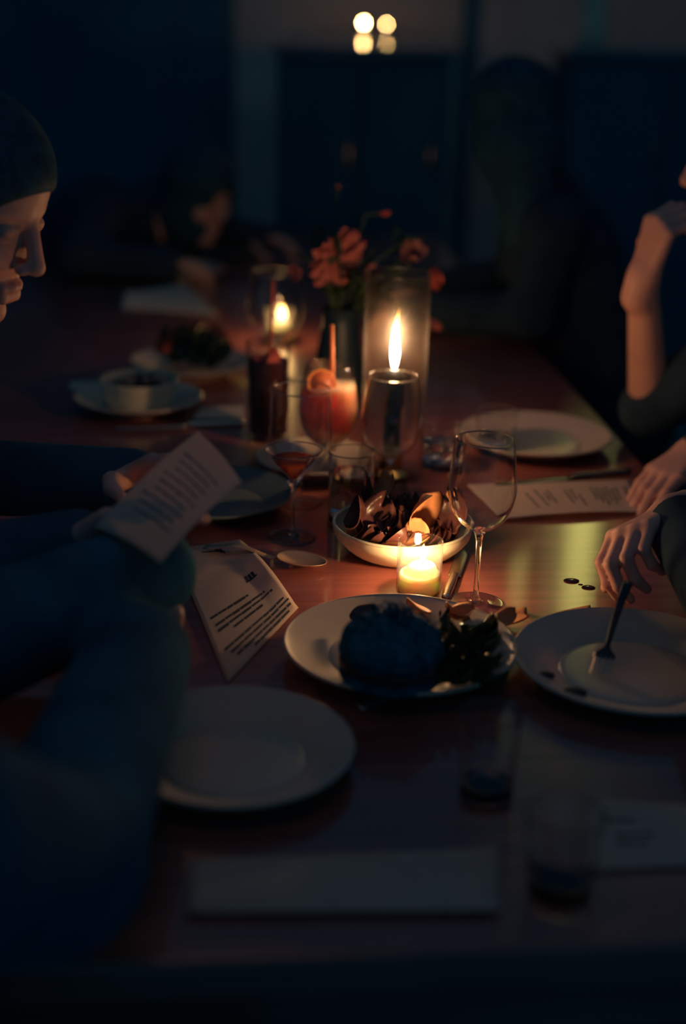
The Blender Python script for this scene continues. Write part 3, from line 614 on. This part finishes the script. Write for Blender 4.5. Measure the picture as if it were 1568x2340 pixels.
# ------------------------------------------------------------------ papers
def sheet(name, label, cat, TL, TR, BL, BR, curl=None, text=(), m='paper', group=None, ink='ink'):
    TL, TR, BL, BR = map(Vector, (TL, TR, BL, BR)); cen = (TL + TR + BL + BR) / 4; nrm = ((TR - TL).cross(TL - BL)).normalized()
    if nrm.z < 0: nrm = -nrm
    def S(s, t):
        p = (TL * (1 - s) + TR * s) * (1 - t) + (BL * (1 - s) + BR * s) * t
        return p - cen + (curl(s, t) if curl else Vector((0, 0, 0)))
    o = thing(name, label, cat, cen, 0, group); n = 20; bm = bmesh.new(); th = .0004
    A = [[bm.verts.new(S(i / n, j / n)) for j in range(n + 1)] for i in range(n + 1)]; B = [[bm.verts.new(S(i / n, j / n) - nrm * th) for j in range(n + 1)] for i in range(n + 1)]
    for i in range(n):
        for j in range(n): bm.faces.new((A[i][j], A[i + 1][j], A[i + 1][j + 1], A[i][j + 1])); bm.faces.new((B[i][j], B[i][j + 1], B[i + 1][j + 1], B[i + 1][j]))
        for X, Y in ((A, B),):
            bm.faces.new((A[i][0], B[i][0], B[i + 1][0], A[i + 1][0])); bm.faces.new((A[i][n], A[i + 1][n], B[i + 1][n], B[i][n]))
            bm.faces.new((A[0][i], A[0][i + 1], B[0][i + 1], B[0][i])); bm.faces.new((A[n][i], B[n][i], B[n][i + 1], A[n][i + 1]))
    from_bm('sheet', bm, M[m], o)
    if text:
        tb = bmesh.new()
        for quad in text:                      # four (s,t) corners each
            q = [S(*c) + nrm * .0003 for c in quad]; k = 4; r0 = None
            for i in range(k + 1):
                f_ = i / k; a_ = S(quad[0][0] + (quad[1][0] - quad[0][0]) * f_, quad[0][1] + (quad[1][1] - quad[0][1]) * f_) + nrm * .0003
                b_ = S(quad[3][0] + (quad[2][0] - quad[3][0]) * f_, quad[3][1] + (quad[2][1] - quad[3][1]) * f_) + nrm * .0003
                r1_ = (tb.verts.new(a_), tb.verts.new(b_))
                if r0: tb.faces.new((r0[0], r1_[0], r1_[1], r0[1]))
                r0 = r1_
        from_bm('printed_text', tb, M[ink], o)['kind'] = 'stuff'
    return o
def words(lines, seed=0, vertical=False, th=.018):
    """lines: (offset across the page, start, end) -> word-like strokes"""
    rn = random.Random(seed); out = []
    for off, a, b in lines:
        x = a
        while x < b - .01:
            L = min(b - x, rn.uniform(.07, .17)); h_ = th * rn.uniform(.75, 1.1)
            q = [(x, off), (x + L, off), (x + L, off + h_), (x, off + h_)]
            out.append([(c[1], c[0]) for c in q] if vertical else q); x += L + .011
    return out
# menu on the table, left of the votive (reading direction runs to the upper right)
L2 = [(.60, .10, .62), (.66, .12, .80), (.70, .12, .88), (.745, .30, .70), (.83, .10, .93), (.87, .15, .97), (.91, .20, .96), (.95, .40, .90)]
title = [[(x, .44), (x + .035, .44), (x + .035, .50), (x, .50)] for x in (.70, .745, .79)] + [[(.69, .49), (.84, .49), (.84, .505), (.69, .505)]]
sprig = []
for k, (x, y, L, W) in enumerate(((.42, .03, .3, .012), (.50, .02, .18, .030), (.56, .05, .10, .04), (.61, .08, .07, .035), (.38, .07, .28, .012))): sprig.append([(x, y), (x + L, y + .03), (x + L, y + .03 + W), (x, y + W)])
sheet('menu', 'printed menu sheet lying under the spoon at the left of the votive', 'menu', at(395, 1255, TZ + .004), at(548, 1232, TZ + .012), at(520, 1560, TZ + .002), at(682, 1388, TZ + .003),
      lambda s, t: Vector((0, 0, .009 * max(0, s - .75) / .25 * math.sin(PI * min(1, t * 1.05)))), words(L2, 4, th=.019) + title + sprig, group=None)
# menu on the right
L3 = [(.30, .35, .80), (.37, .25, .78), (.41, .35, .62), (.44, .30, .70), (.55, .30, .72), (.585, .28, .62), (.62, .45, .80), (.72, .22, .64), (.75, .22, .72), (.78, .25, .80), (.81, .22, .72), (.84, .30, .78), (.87, .25, .66), (.93, .22, .7)]
sheet('menu', 'printed menu sheet lying flat beneath the hand at the right', 'menu', at(1058, 1106, TZ + .003), at(1445, 1096, TZ + .003), at(1148, 1187, TZ + .004), at(1470, 1170, TZ + .004), lambda s, t: Vector((0, 0, .005 * math.sin(PI * s) * t)), words(L3, 9, True, .012))
# tilted menu held up at the left
D = lambda u, v, y: aty(u, v, y)
L1 = [(.2 + .07 * k, .15 + .05 * (k % 3), .85 - .06 * (k % 2)) for k in range(9)]
sheet('menu', 'tilted menu sheet held up by the person at the left edge', 'menu', D(452, 985, 1.50), D(553, 1102, 1.41), D(216, 1205, 1.41), D(366, 1288, 1.32), lambda s, t: Vector((0, .01 * math.sin(PI * s), .006 * math.sin(PI * t))), words(L1, 2, th=.02), ink='fadedink')
# blurred foreground papers
sheet('paper_sheet', 'pale folded sheet lying across the near end of the table', 'paper', at(425, 1965, TZ + .006), at(1140, 1935, TZ + .006), at(425, 2085, TZ + .006), at(1140, 2080, TZ + .006), lambda s, t: Vector((0, 0, .003 * math.sin(PI * t))))
sheet('paper_sheet', 'pale sheet at the right foreground behind the nearest tumbler', 'paper', at(1360, 1822, TZ + .003), at(1640, 1845, TZ + .003), at(1345, 1990, TZ + .003), at(1640, 1975, TZ + .003), None, words([(.3, .1, .35), (.5, .2, .5), (.62, .2, .45)], 3, th=.04))
# napkins and papers down the table
sheet('napkin', 'pale napkin between the far plate and the small bowl', 'napkin', at(300, 668, TZ + .004), at(420, 648, TZ + .004), at(275, 705, TZ + .004), at(500, 720, TZ + .004), lambda s, t: Vector((0, 0, .02 * math.sin(PI * t) * (1 - s))), m='napkin')
sheet('napkin', 'folded napkin at the left table edge behind the saucer', 'napkin', at(160, 872, TZ + .004), at(262, 870, TZ + .004), at(158, 892, TZ + .004), at(262, 892, TZ + .004), lambda s, t: Vector((0, 0, .006 * math.sin(PI * t))), m='napkin')
sheet('napkin', 'pale napkin strip by the highball, behind the long knife', 'napkin', at(452, 930, TZ + .004), at(556, 926, TZ + .004), at(440, 958, TZ + .004), at(556, 955, TZ + .004), None, m='napkin')

# ------------------------------------------------------------------ cutlery
def along(a, b, zf, wf, n=14, th=.0012, seg=10):
    """a flat-section bar from a to b, width wf(s), height profile zf(s)"""
    a, b = Vector(a), Vector(b); d = (b - a); s_ = Vector((0, 0, 1)).cross(d).normalized(); bm = bmesh.new(); R = []
    for i in range(n + 1):
        s = i / n; c = d * s + Vector((0, 0, zf(s))); wv_ = wf(s)
        R.append([bm.verts.new(c + s_ * wv_ * math.cos(2 * PI * k / seg) + Vector((0, 0, th * math.sin(2 * PI * k / seg)))) for k in range(seg)])
    for i in range(n):
        for k in range(seg): bm.faces.new((R[i][k], R[i][(k + 1) % seg], R[i + 1][(k + 1) % seg], R[i + 1][k]))
    bm.faces.new(R[0][::-1]); bm.faces.new(R[-1]); return bm, a
def spoon(label, tip, end, m='steel'):
    a, b = Vector(end), Vector(tip); t = thing('spoon', label, 'spoon', a); d = b - a; L = d.length; u = d.normalized(); s_ = Vector((0, 0, 1)).cross(u)
    bw = .62; bm, _ = along(a, a + d * bw, lambda s: .004 + .009 * math.sin(PI * min(1, s * 1.05)) ** 2, lambda s: .0085 - .0035 * s, th=.0014); from_bm('handle', bm, M[m], t)
    bm = bmesh.new(); n, k_ = 14, 10; c = d * (bw + .2); LA, LB = L * .215, .025; top = []; bot = []
    for lay, dz in ((top, 0), (bot, -.0011)):
        for i in range(n):
            r_ = i / (n - 1); row = []
            for j in range(28):
                a_ = 2 * PI * j / 28; row.append(bm.verts.new(c + u * LA * r_ * math.cos(a_) + s_ * LB * r_ * math.sin(a_) * (1 - .12 * math.cos(a_)) + Vector((0, 0, .0022 + 0.0085 * r_ ** 2 + dz))))
            lay.append(row)
        for i in range(n - 1):
            for j in range(28): bm.faces.new((lay[i][j], lay[i][(j + 1) % 28], lay[i + 1][(j + 1) % 28], lay[i + 1][j]))
    for j in range(28): bm.faces.new((top[-1][j], top[-1][(j + 1) % 28], bot[-1][(j + 1) % 28], bot[-1][j]))
    bmesh.ops.remove_doubles(bm, verts=bm.verts, dist=.00002); from_bm('spoon_bowl', bm, M[m], t); return t
st_, se = at(738, 1300), at(470, 1274)
spoon('large serving spoon with its bowl right of the printed menu', (st_.x, st_.y, TZ), (se.x, se.y, TZ + .012), 'copper')
def knife(label, tip, end, m='steel', name='table_knife'):
    a, b = Vector(end), Vector(tip); t = thing(name, label, 'knife', a); d = b - a
    bm, _ = along(a, a + d * .45, lambda s: .0052, lambda s: .0055 + .001 * math.sin(s * 3), th=.0045); from_bm('handle', bm, M[m], t)
    bm, _ = along(Vector((0, 0, 0)), d * .55, lambda s: .003, lambda s: .0088 * (1 - max(0, s - .75) ** 2 * 12), th=.0012)
    from_bm('blade', bm, M[m], t, d * .45); return t
a, b = at(1135, 1112), at(1440, 1083); knife('table knife with a pale gleam behind the right-hand menu', (a.x, a.y, TZ), (b.x, b.y, TZ), 'darksteel')
a, b = at(1060, 1262), at(1018, 1374); knife('bright knife between the votive candle and the wine glass foot', (a.x, a.y, TZ), (b.x, b.y, TZ))
a, b = at(262, 982), at(560, 972); knife('long knife lying beyond the tilted menu at the left', (a.x, a.y, TZ), (b.x, b.y, TZ))
a, b = at(330, 1132), at(224, 1152); knife('knife whose shining end shows left of the tilted menu', (a.x, a.y, TZ), (b.x, b.y, TZ))
def fork(label, tines, end, m='darksteel', bow=.006):
    a, b = Vector(end), Vector(tines); t = thing('fork', label, 'fork', a); d = b - a; L = d.length; u = d.normalized(); s_ = Vector((0, 0, 1)).cross(u).normalized(); n_ = u.cross(s_)
    bm, _ = along(a, a + d * .68, lambda s: bow * math.sin(PI * s), lambda s: .0062 - .0032 * s, th=.0016); from_bm('handle', bm, M[m], t)
    bm, _ = along(Vector((0, 0, 0)), d * .13, lambda s: 0, lambda s: .003 + .0095 * min(1, s * 1.4) ** 1.5, th=.0013); from_bm('head', bm, M[m], t, d * .68)
    for k in range(4):
        o_ = s_ * (.0085 - .0057 * k); from_bm('tine', tube_bm([d * .80 + o_, d * .9 + o_ - Vector((0, 0, .003)), d * .97 + o_, d + o_ + Vector((0, 0, .002))], [.0016, .0015, .0012, .0005], 8), M['steel'], t)
    return t
fe, ft = at(1436, 1330, TZ + .085), at(1366, 1545, TZ + .016)
fork('dark-handled fork held over the right plate', ft, fe, 'blackhandle')
a, b = at(820, 1618), at(905, 1560); fork('fork whose handle end shows below the front plate', (b.x + .05, b.y + .02, TZ + .002), (a.x, a.y, TZ + .001), 'steel', 0.0)

# drops on the table
for k, (u, v, r, lb) in enumerate(((1306, 1328, .0058, 'largest dark water drop on the table in the pale reflection'), (1345, 1343, .0050, 'second dark water drop nearest the hand with the fork'), (1327, 1336, .0018, 'tiny drop between the two dark drops'))):
    p = at(u, v); o = from_bm('water_drop', blob_bm(r * 1.45, 1.25, .95, .20, .06, 2, 3, k, off=(0, 0, r * .12)), M['reddrink'], None, (p.x, p.y, TZ)); tag(o, lb, 'drop')

# ------------------------------------------------------------------ people: smooth distance fields meshed into one skin
class Field:
    def __init__(s, vox): s.v = vox; s.p = []
    def cone(s, a, b, ra, rb, k=.01, neg=False): s.p.append(('c', np.array(a, float), np.array(b, float), ra, rb, k, neg)); return s
    def ell(s, c, r, R=None, k=.01, neg=False): s.p.append(('e', np.array(c, float), np.array(r, float), np.eye(3) if R is None else np.array(R, float), k, neg)); return s
    def mesh(s, name, lo=None):
        v = s.v; pad = 4 * v
        lo = np.min([np.minimum(p[1] - p[3], p[2] - p[4]) if p[0] == 'c' else p[1] - max(p[2]) for p in s.p if not p[-1]], 0) - pad
        hi = np.max([np.maximum(p[1] + p[3], p[2] + p[4]) if p[0] == 'c' else p[1] + max(p[2]) for p in s.p if not p[-1]], 0) + pad
        n = np.ceil((hi - lo) / v).astype(int) + 1; D = np.full(n, 6 * v, np.float32)
        for p in s.p:
            k = p[-2]; m_ = 3 * v + k * 1.5
            if p[0] == 'c': a, b, ra, rb = p[1:5]; l0 = np.minimum(a - ra, b - rb) - m_; h0 = np.maximum(a + ra, b + rb) + m_
            else: c, r, R = p[1:4]; l0 = c - max(r) - m_; h0 = c + max(r) + m_
            i0 = np.clip(np.floor((l0 - lo) / v).astype(int), 0, n); i1 = np.clip(np.ceil((h0 - lo) / v).astype(int) + 1, 0, n)
            if np.any(i1 <= i0): continue
            ax = [(lo[q] + v * np.arange(i0[q], i1[q])).astype(np.float32) for q in range(3)]
            X, Y, Z = np.meshgrid(*ax, indexing='ij', sparse=True)
            if p[0] == 'c':
                d = b - a; L2 = max(d @ d, 1e-12); h_ = np.clip(((X - a[0]) * d[0] + (Y - a[1]) * d[1] + (Z - a[2]) * d[2]) / L2, 0, 1)
                e = np.sqrt((X - a[0] - h_ * d[0]) ** 2 + (Y - a[1] - h_ * d[1]) ** 2 + (Z - a[2] - h_ * d[2]) ** 2) - (ra + (rb - ra) * h_)
            else:
                x, y, z = X - c[0], Y - c[1], Z - c[2]
                q = [(R[0, i] * x + R[1, i] * y + R[2, i] * z) / r[i] for i in range(3)]
                k0 = np.sqrt(q[0] ** 2 + q[1] ** 2 + q[2] ** 2) + 1e-6; k1 = np.sqrt((q[0] / r[0]) ** 2 + (q[1] / r[1]) ** 2 + (q[2] / r[2]) ** 2) + 1e-6; e = k0 * (k0 - 1) / k1
            sl_ = tuple(slice(i0[q], i1[q]) for q in range(3)); o_ = D[sl_]
            if p[-1]: e = -e; h2 = np.maximum(k - np.abs(o_ - e), 0) / k; D[sl_] = np.maximum(o_, e) + h2 * h2 * k * .25
            else: h2 = np.maximum(k - np.abs(o_ - e), 0) / k; D[sl_] = np.minimum(o_, e) - h2 * h2 * k * .25
        np.clip(D, -3 * v, 3 * v, out=D)
        g = vdb.FloatGrid(3 * v); g.copyFromArray(D); pts, tris, quads = g.convertToPolygons(0.0, 0.0)
        me = bpy.data.meshes.new(name); pts = np.asarray(pts) * v + lo; quads = np.asarray(quads)[:, ::-1]; tris = np.asarray(tris).reshape(-1, 3)[:, ::-1]
        me.from_pydata(pts.tolist(), [], quads.tolist() + tris.tolist()); me.update(); return me

def hand(F, W, d, dorsal, side, curls, spread=.0, thumb=.5, sc=1.0):
    """side: +1 when the thumb lies on the +Y side of the hand frame (X fingers, Z back of the hand)"""
    x = Vector(d).normalized(); z = Vector(dorsal); z = (z - x * z.dot(x)).normalized(); y = z.cross(x) * side; W = Vector(W)
    def T(a, b, c): return W + (x * a + y * b + z * c) * sc
    base = [(.092, .027), (.096, .009), (.091, -.009), (.083, -.026)]; Ls = [(.043, .026, .022), (.047, .029, .023), (.043, .027, .022), (.034, .021, .020)]
    F.cone(W - x * .03, T(.01, 0, 0), .026, .024, .015)
    for i, (bx, by) in enumerate(base):
        F.cone(T(.01, by * .55, 0), T(bx, by, .002), .0145 * sc, .0112 * sc, .012)
    for i, (bx, by) in enumerate(base):
        p_ = T(bx, by, .002); a = 0; r = [.0096, .0086, .0079, .0066] if i < 3 else [.0086, .0077, .0070, .0058]; sp = spread * (1.5 - i)
        for j in range(3):
            a += curls[i][j]; dd = (x * math.cos(a) - z * math.sin(a)) + y * sp * math.cos(a); dd.normalize(); q = p_ + dd * Ls[i][j] * sc
            F.cone(p_, q, r[j] * sc, r[j + 1] * sc, .0035); p_ = q
    p_ = T(.022, .022, -.006); dirs = [(.62, .68, -.35), (.80, .38, -.42 - .3 * thumb), (.85, .05 - .3 * thumb, -.4 - .4 * thumb)]; r = [.0145, .0105, .0092, .0072]
    for j, L in enumerate((.046, .033, .027)):
        q = p_ + (x * dirs[j][0] + y * dirs[j][1] + z * dirs[j][2]).normalized() * L * sc; F.cone(p_, q, r[j] * sc, r[j + 1] * sc, .006); p_ = q
def head(F, c, yaw, pitch, roll=0):
    R = (Matrix.Rotation(yaw, 3, 'Z') @ Matrix.Rotation(pitch, 3, 'Y') @ Matrix.Rotation(roll, 3, 'X')); c = Vector(c); Rn = np.array(R)
    def T(x, y, z): return c + R @ Vector((x, y, z))
    E_ = lambda p, r, k=.02, neg=False: F.ell(T(*p), r, Rn, k, neg)
    E_((-.012, 0, .040), (.094, .074, .082), .01); E_((.028, 0, -.030), (.060, .058, .082), .03); E_((.030, 0, .052), (.060, .060, .055), .02)
    for s in (-1, 1):
        F.cone(T(-.015, s * .048, -.052), T(.052, s * .014, -.106), .020, .018, .02); F.cone(T(.080, s * .012, .030), T(.066, s * .045, .028), .0095, .008, .010)
        E_((.062, s * .038, -.028), (.024, .022, .022), .02); E_((.093, s * .031, .009), (.016, .017, .012), .010, True); E_((.0745, s * .0305, .008), (.0125, .0125, .0125), .002)
        F.cone(T(.086, s * .019, .014), T(.080, s * .042, .010), .0035, .003, .004); E_((.099, s * .0125, -.034), (.009, .007, .0075), .005); E_((-.010, s * .076, -.002), (.019, .007, .031), .008); E_((-.004, s * .083, -.002), (.010, .006, .019), .006, True)
    E_((.070, 0, -.107), (.018, .019, .016), .016)
    F.cone(T(.088, 0, .020), T(.110, 0, -.026), .0075, .0105, .008); E_((.110, 0, -.029), (.0105, .0105, .0090), .006)
    F.cone(T(.086, -.017, -.065), T(.086, .017, -.065), .0065, .0065, .006); F.cone(T(.092, -.006, -.063), T(.092, .006, -.063), .006, .006, .006); F.cone(T(.087, -.014, -.079), T(.087, .014, -.079), .008, .008, .007)
    F.cone(T(.100, -.022, -.0715), T(.100, .022, -.0715), .0022, .0022, .003, True)
    return T, Rn
def person(label, hd, yaw, pitch, neck, chest, hips, shL, shR, elL, elR, wrL, wrR, hL, hR, knees, feet, vox=.0035, cloth='cloth', sleeve=(1.0, 1.0), hair='short', sc=1.0, shirt_r=1.0):
    root = thing('person', label, 'person', (hips[0], hips[1], 0)); inv = -Vector(root.location)
    F = Field(vox); T, Rn = head(F, hd, yaw, pitch)
    F.cone(T(-.03, 0, -.06), neck, .054, .058, .03); F.cone(neck, chest, .06, .10, .04); F.cone(chest, hips, .115, .12, .05)
    fx = Vector((math.cos(yaw), math.sin(yaw), 0))
    for sh, el, wr, hh, s in ((shL, elL, wrL, hL, 1), (shR, elR, wrR, hR, -1)):
        F.cone(neck, sh, .05, .05, .03); F.cone(sh, el, .047, .036, .02); F.cone(el, wr, .037, .025, .015)
        if hh: hand(F, wr, hh[0], hh[1], hh[2], hh[3], hh[4], hh[5])
    for kn, ft_, s in zip(knees, feet, (1, -1)):
        F.cone(hips, kn, .09, .062, .03); F.cone(kn, ft_, .056, .038, .02); tdir = (Vector(kn) - Vector(hips)); tdir.z = 0; tdir.normalize(); F.cone(Vector(ft_) - Vector((0, 0, .04)), Vector(ft_) + tdir * .15 - Vector((0, 0, .045)), .034, .026, .02)
    b = link('body', F.mesh('body'), M['skin'], root, inv)
    # clothing
    G = Field(.007); G.cone(neck + (Vector(chest) - neck) * .12, chest, .075 * shirt_r, .125 * shirt_r, .05); G.cone(chest, hips, .135 * shirt_r, .145, .05)
    for sh, el, wr, f_ in ((shL, elL, wrL, sleeve[0]), (shR, elR, wrR, sleeve[1])):
        G.cone(neck + (Vector(chest) - neck) * .2, sh, .07, .064, .04); G.cone(sh, el, .064 * shirt_r, .054 * shirt_r, .03)
        if f_ > 0: G.cone(el, Vector(el).lerp(Vector(wr), f_), .054 * shirt_r, .044 * shirt_r, .02)
        elif f_ < 0: pass
    link('shirt', G.mesh('shirt'), M[cloth], root, inv)
    K = Field(.009); K.cone(hips, Vector(hips) + Vector((0, 0, .05)), .135, .14, .04)
    for kn, ft_ in zip(knees, feet): K.cone(hips, kn, .105, .078, .04); K.cone(kn, Vector(ft_) + Vector((0, 0, .03)), .072, .056, .03)
    link('trousers', K.mesh('trousers'), M['cloth2'], root, inv)
    S = Field(.006)
    for kn, ft_ in zip(knees, feet): tdir = (Vector(kn) - Vector(hips)); tdir.z = 0; tdir.normalize(); S.cone(Vector(ft_) - Vector((0, 0, .035)), Vector(ft_) + tdir * .16 - Vector((0, 0, .045)), .045, .035, .02)
    link('shoes', S.mesh('shoes'), M['hair'], root, inv)
    H = Field(.004)
    if hair == 'short':
        H.ell(T(-.010, 0, .052), (.106, .088, .088), Rn, .01); H.ell(T(-.040, 0, -.020), (.072, .086, .085), Rn, .02)
        H.ell(T(.105, 0, -.010), (.072, .085, .068), Rn, .015, True); H.ell(T(.06, 0, -.10), (.07, .12, .06), Rn, .02, True)
    elif hair == 'bob':
        H.ell(T(-.018, 0, .052), (.110, .100, .094), Rn, .01); H.ell(T(-.040, 0, -.045), (.080, .105, .095), Rn, .03)
        H.ell(T(.105, 0, -.03), (.075, .066, .11), Rn, .02, True)
    elif hair == 'veil':  # hair closed over the face, standing in for its unlit sides
        H.ell(T(-.006, 0, .045), (.112, .096, .090), Rn, .01); H.ell(T(-.02, 0, -.05), (.105, .098, .115), Rn, .03); H.cone(T(-.06, 0, -.08), T(-.075, 0, -.25), .085, .06, .03)
        H.ell(T(.105, .014, -.012), (.045, .034, .052), Rn, .02, True); H.ell(T(.14, .02, -.05), (.07, .03, .05), Rn, .02, True)
    else:
        H.ell(T(-.02, 0, .048), (.102, .090, .088), Rn, .01); H.ell(T(-.05, 0, -.06), (.070, .090, .12), Rn, .03); H.cone(T(-.06, 0, -.08), T(-.075, 0, -.25), .085, .06, .03)
        H.ell(T(.10, 0, -.01), (.075, .066, .095), Rn, .02, True)
    link('hair', H.mesh('hair'), M['hair'], root, inv)
    return root
V = Vector
relaxed = [(.3, .5, .3), (.35, .55, .35), (.4, .6, .4), (.45, .65, .4)]
grip = [(.55, 1.25, .7), (.6, 1.3, .75), (.65, 1.35, .8), (.7, 1.4, .8)]
pinch = [(.7, .5, .2), (.75, .55, .2), (.8, .6, .3), (.85, .65, .3)]
flat = [(.12, .22, .12), (.14, .25, .14), (.16, .28, .16), (.2, .3, .18)]
fistc = [(1.0, 1.2, .7), (1.0, 1.3, .7), (1.05, 1.3, .8), (1.1, 1.3, .8)]
# A: man in profile at the left edge, reading the tilted menu
person('person in dark clothes at the left edge, profile lit, looking down at a menu', (-.460, 1.715, 1.222), math.radians(-19), math.radians(22), V((-.565, 1.70, 1.085)), V((-.66, 1.70, .93)), V((-.86, 1.70, .54)),
       V((-.62, 1.87, 1.02)), V((-.60, 1.52, 1.02)), V((-.55, 1.86, .83)), V((-.52, 1.44, .84)), aty(300, 1105, 1.66), aty(175, 1250, 1.50),
       (aty(440, 1060, 1.57) - aty(300, 1105, 1.66), (.1, .6, .8), -1, flat, .0, .3), (aty(300, 1190, 1.46) - aty(175, 1250, 1.50), (.1, .5, .85), 1, flat, .0, .3), (V((-.50, 1.80, .52)), V((-.50, 1.60, .52))), (V((-.52, 1.80, .09)), V((-.52, 1.60, .09))), .0035)
# F: left foreground diner; dark sleeves cover the hands in place of shade
person('diner with dark sleeves drawn over shaded hands at the near left corner, face out of frame', (-.40, .80, 1.27), 1.0, .25, V((-.40, .755, 1.11)), V((-.41, .72, .93)), V((-.45, .58, .54)),
       V((-.53, .84, 1.03)), V((-.25, .66, 1.03)), V((-.44, 1.13, .87)), V((-.215, .93, .835)), V((-.262, 1.378, .868)), V((-.208, 1.17, .835)),
       ((.72, .62, -.30), (.2, -.3, .9), -1, fistc, .0, .5), ((.05, .95, -.05), (-.1, -.1, 1), 1, relaxed, .04, .4), (V((-.32, .92, .52)), V((-.12, .86, .52))), (V((-.34, .94, .09)), V((-.14, .88, .09))), .004, 'cloth2', (1.27, 1.55), 'long', 1.0, 1.25)
# E: right foreground diner with the fork
we = at(1540, 1178, TZ + .105); me_ = at(1412, 1235, TZ + .100); wr2 = at(1585, 1036, TZ + .055); tp = at(1440, 1150, TZ + .018)
person('diner at the right with a fork in one hand and the other on a menu', (.70, 1.72, 1.27), PI, .3, V((.76, 1.72, 1.12)), V((.80, 1.72, .94)), V((.94, 1.72, .54)),
       V((.76, 1.55, 1.04)), V((.76, 1.91, 1.04)), V((.445, 1.40, .835)), V((.78, 2.12, .86)), we, wr2,
       (me_ - we, (-.35, .30, .85), -1, [(.55, .95, .45), (.6, 1.0, .5), (.65, 1.05, .55), (.7, 1.1, .6)], .0, .6), (tp - wr2, (-.25, -.2, .9), 1, flat, .03, .2), (V((.56, 1.82, .52)), V((.56, 1.62, .52))), (V((.58, 1.82, .09)), V((.58, 1.62, .09))), .003, 'cloth3', (.86, .9))
# D: right diner with raised hand at the chin
person('diner at the right resting chin on a raised hand, elbow on the table', (.655, 2.42, 1.235), PI + .25, .1, V((.75, 2.45, 1.09)), V((.80, 2.46, .93)), V((.95, 2.46, .54)),
       V((.74, 2.28, 1.02)), V((.76, 2.64, 1.02)), V((.530, 2.40, .805)), V((.88, 2.68, .80)), V((.480, 2.32, 1.045)), V((.70, 2.58, .66)),
       ((.22, -.02, .95), (-.85, -.45, .2), 1, [(.9, .9, .5), (.95, 1.0, .5), (1.0, 1.0, .5), (1.05, 1.0, .5)], .0, .5), ((-.8, -.3, -.15), (0, 0, 1), 1, relaxed, .0, .3), (V((.56, 2.56, .52)), V((.56, 2.36, .52))), (V((.58, 2.56, .09)), V((.58, 2.36, .09))), .0035, 'cloth3', (-.1, .9), 'long')
# C: round dark head beyond, seen against the wall
hc_ = aty(1178, 232, 3.30)
person('diner with a round dark bob, silhouetted against the far wall', (hc_.x, hc_.y, hc_.z - .035), 1.9, .15, V((hc_.x + .07, 3.31, 1.06)), V((hc_.x + .12, 3.31, .92)), V((hc_.x + .30, 3.32, .54)),
       V((hc_.x + .08, 3.13, 1.0)), V((hc_.x + .10, 3.49, 1.0)), V((hc_.x + .04, 3.08, .82)), V((hc_.x + .06, 3.54, .82)), V((hc_.x - .15, 3.16, .80)), V((hc_.x - .13, 3.46, .80)),
       ((-.9, .3, 0), (0, 0, 1), -1, relaxed, .0, .3), ((-.9, -.3, 0), (0, 0, 1), 1, relaxed, .0, .3), (V((.40, 3.40, .52)), V((.40, 3.22, .52))), (V((.42, 3.40, .09)), V((.42, 3.22, .09))), .006, 'cloth3', (1.3, 1.3), 'veil')
# B: far diner leaning low over a plate
hb_ = aty(468, 442, 3.95)
person('far diner leaning low over the plate at the end of the table', (hb_.x - .02, hb_.y, hb_.z), -.75, .25, V((hb_.x - .16, hb_.y + .03, hb_.z - .10)), V((hb_.x - .30, hb_.y + .05, .84)), V((hb_.x - .52, hb_.y + .1, .54)),
       V((hb_.x - .16, hb_.y + .20, .90)), V((hb_.x - .26, hb_.y - .14, .90)), V((hb_.x - .10, hb_.y + .28, .815)), V((hb_.x - .30, hb_.y - .28, .815)), V((hb_.x + .10, hb_.y + .22, .80)), V((hb_.x - .12, hb_.y - .26, .80)),
       ((.9, -.3, 0), (0, 0, 1), -1, relaxed, .0, .3), ((.9, .1, 0), (0, 0, 1), 1, relaxed, .0, .3), (V((-.80, 4.16, .52)), V((-.80, 3.98, .52))), (V((-.80, 4.16, .09)), V((-.80, 3.98, .09))), .006, 'cloth3', (1.3, 1.3), 'veil')
# chairs
def chair(label, x, y, rz):
    t = thing('dining_chair', label, 'chair', (x, y, 0), rz, None)
    from_bm('seat', box_bm(-.21, .21, -.21, .21, .40, .43, bev=.008), M['darkwood'], t, smooth=False)
    from_bm('backrest', box_bm(-.24, -.215, -.2, .2, .60, .86, bev=.006), M['darkwood'], t, smooth=False)
    for sx in (-1, 1):
        for sy in (-1, 1): from_bm('leg', box_bm(sx * .19 - .018, sx * .19 + .018, sy * .18 - .018, sy * .18 + .018, 0, .40, bev=.003), M['darkwood'], t, smooth=False)
    for sy in (-1, 1): from_bm('back_post', box_bm(-.246, -.21, sy * .18 - .016, sy * .18 + .016, .40, .88, bev=.003), M['darkwood'], t, smooth=False)
    return t
c0 = chair('dark chair of the person reading the menu at the left', -.86, 1.70, 0)
dup(c0, (-.45, .58, 0), 1.1, 'dark chair of the sleeved diner at the near left corner')
dup(c0, (.94, 1.72, 0), PI, 'dark chair of the diner with the fork')
dup(c0, (.95, 2.46, 0), PI, 'dark chair of the diner resting chin on hand')
dup(c0, (hc_.x + .30, 3.32, 0), PI, 'dark chair of the diner with the round bob')
dup(c0, (hb_.x - .52, hb_.y + .1, 0), 0, 'dark chair of the far leaning diner')
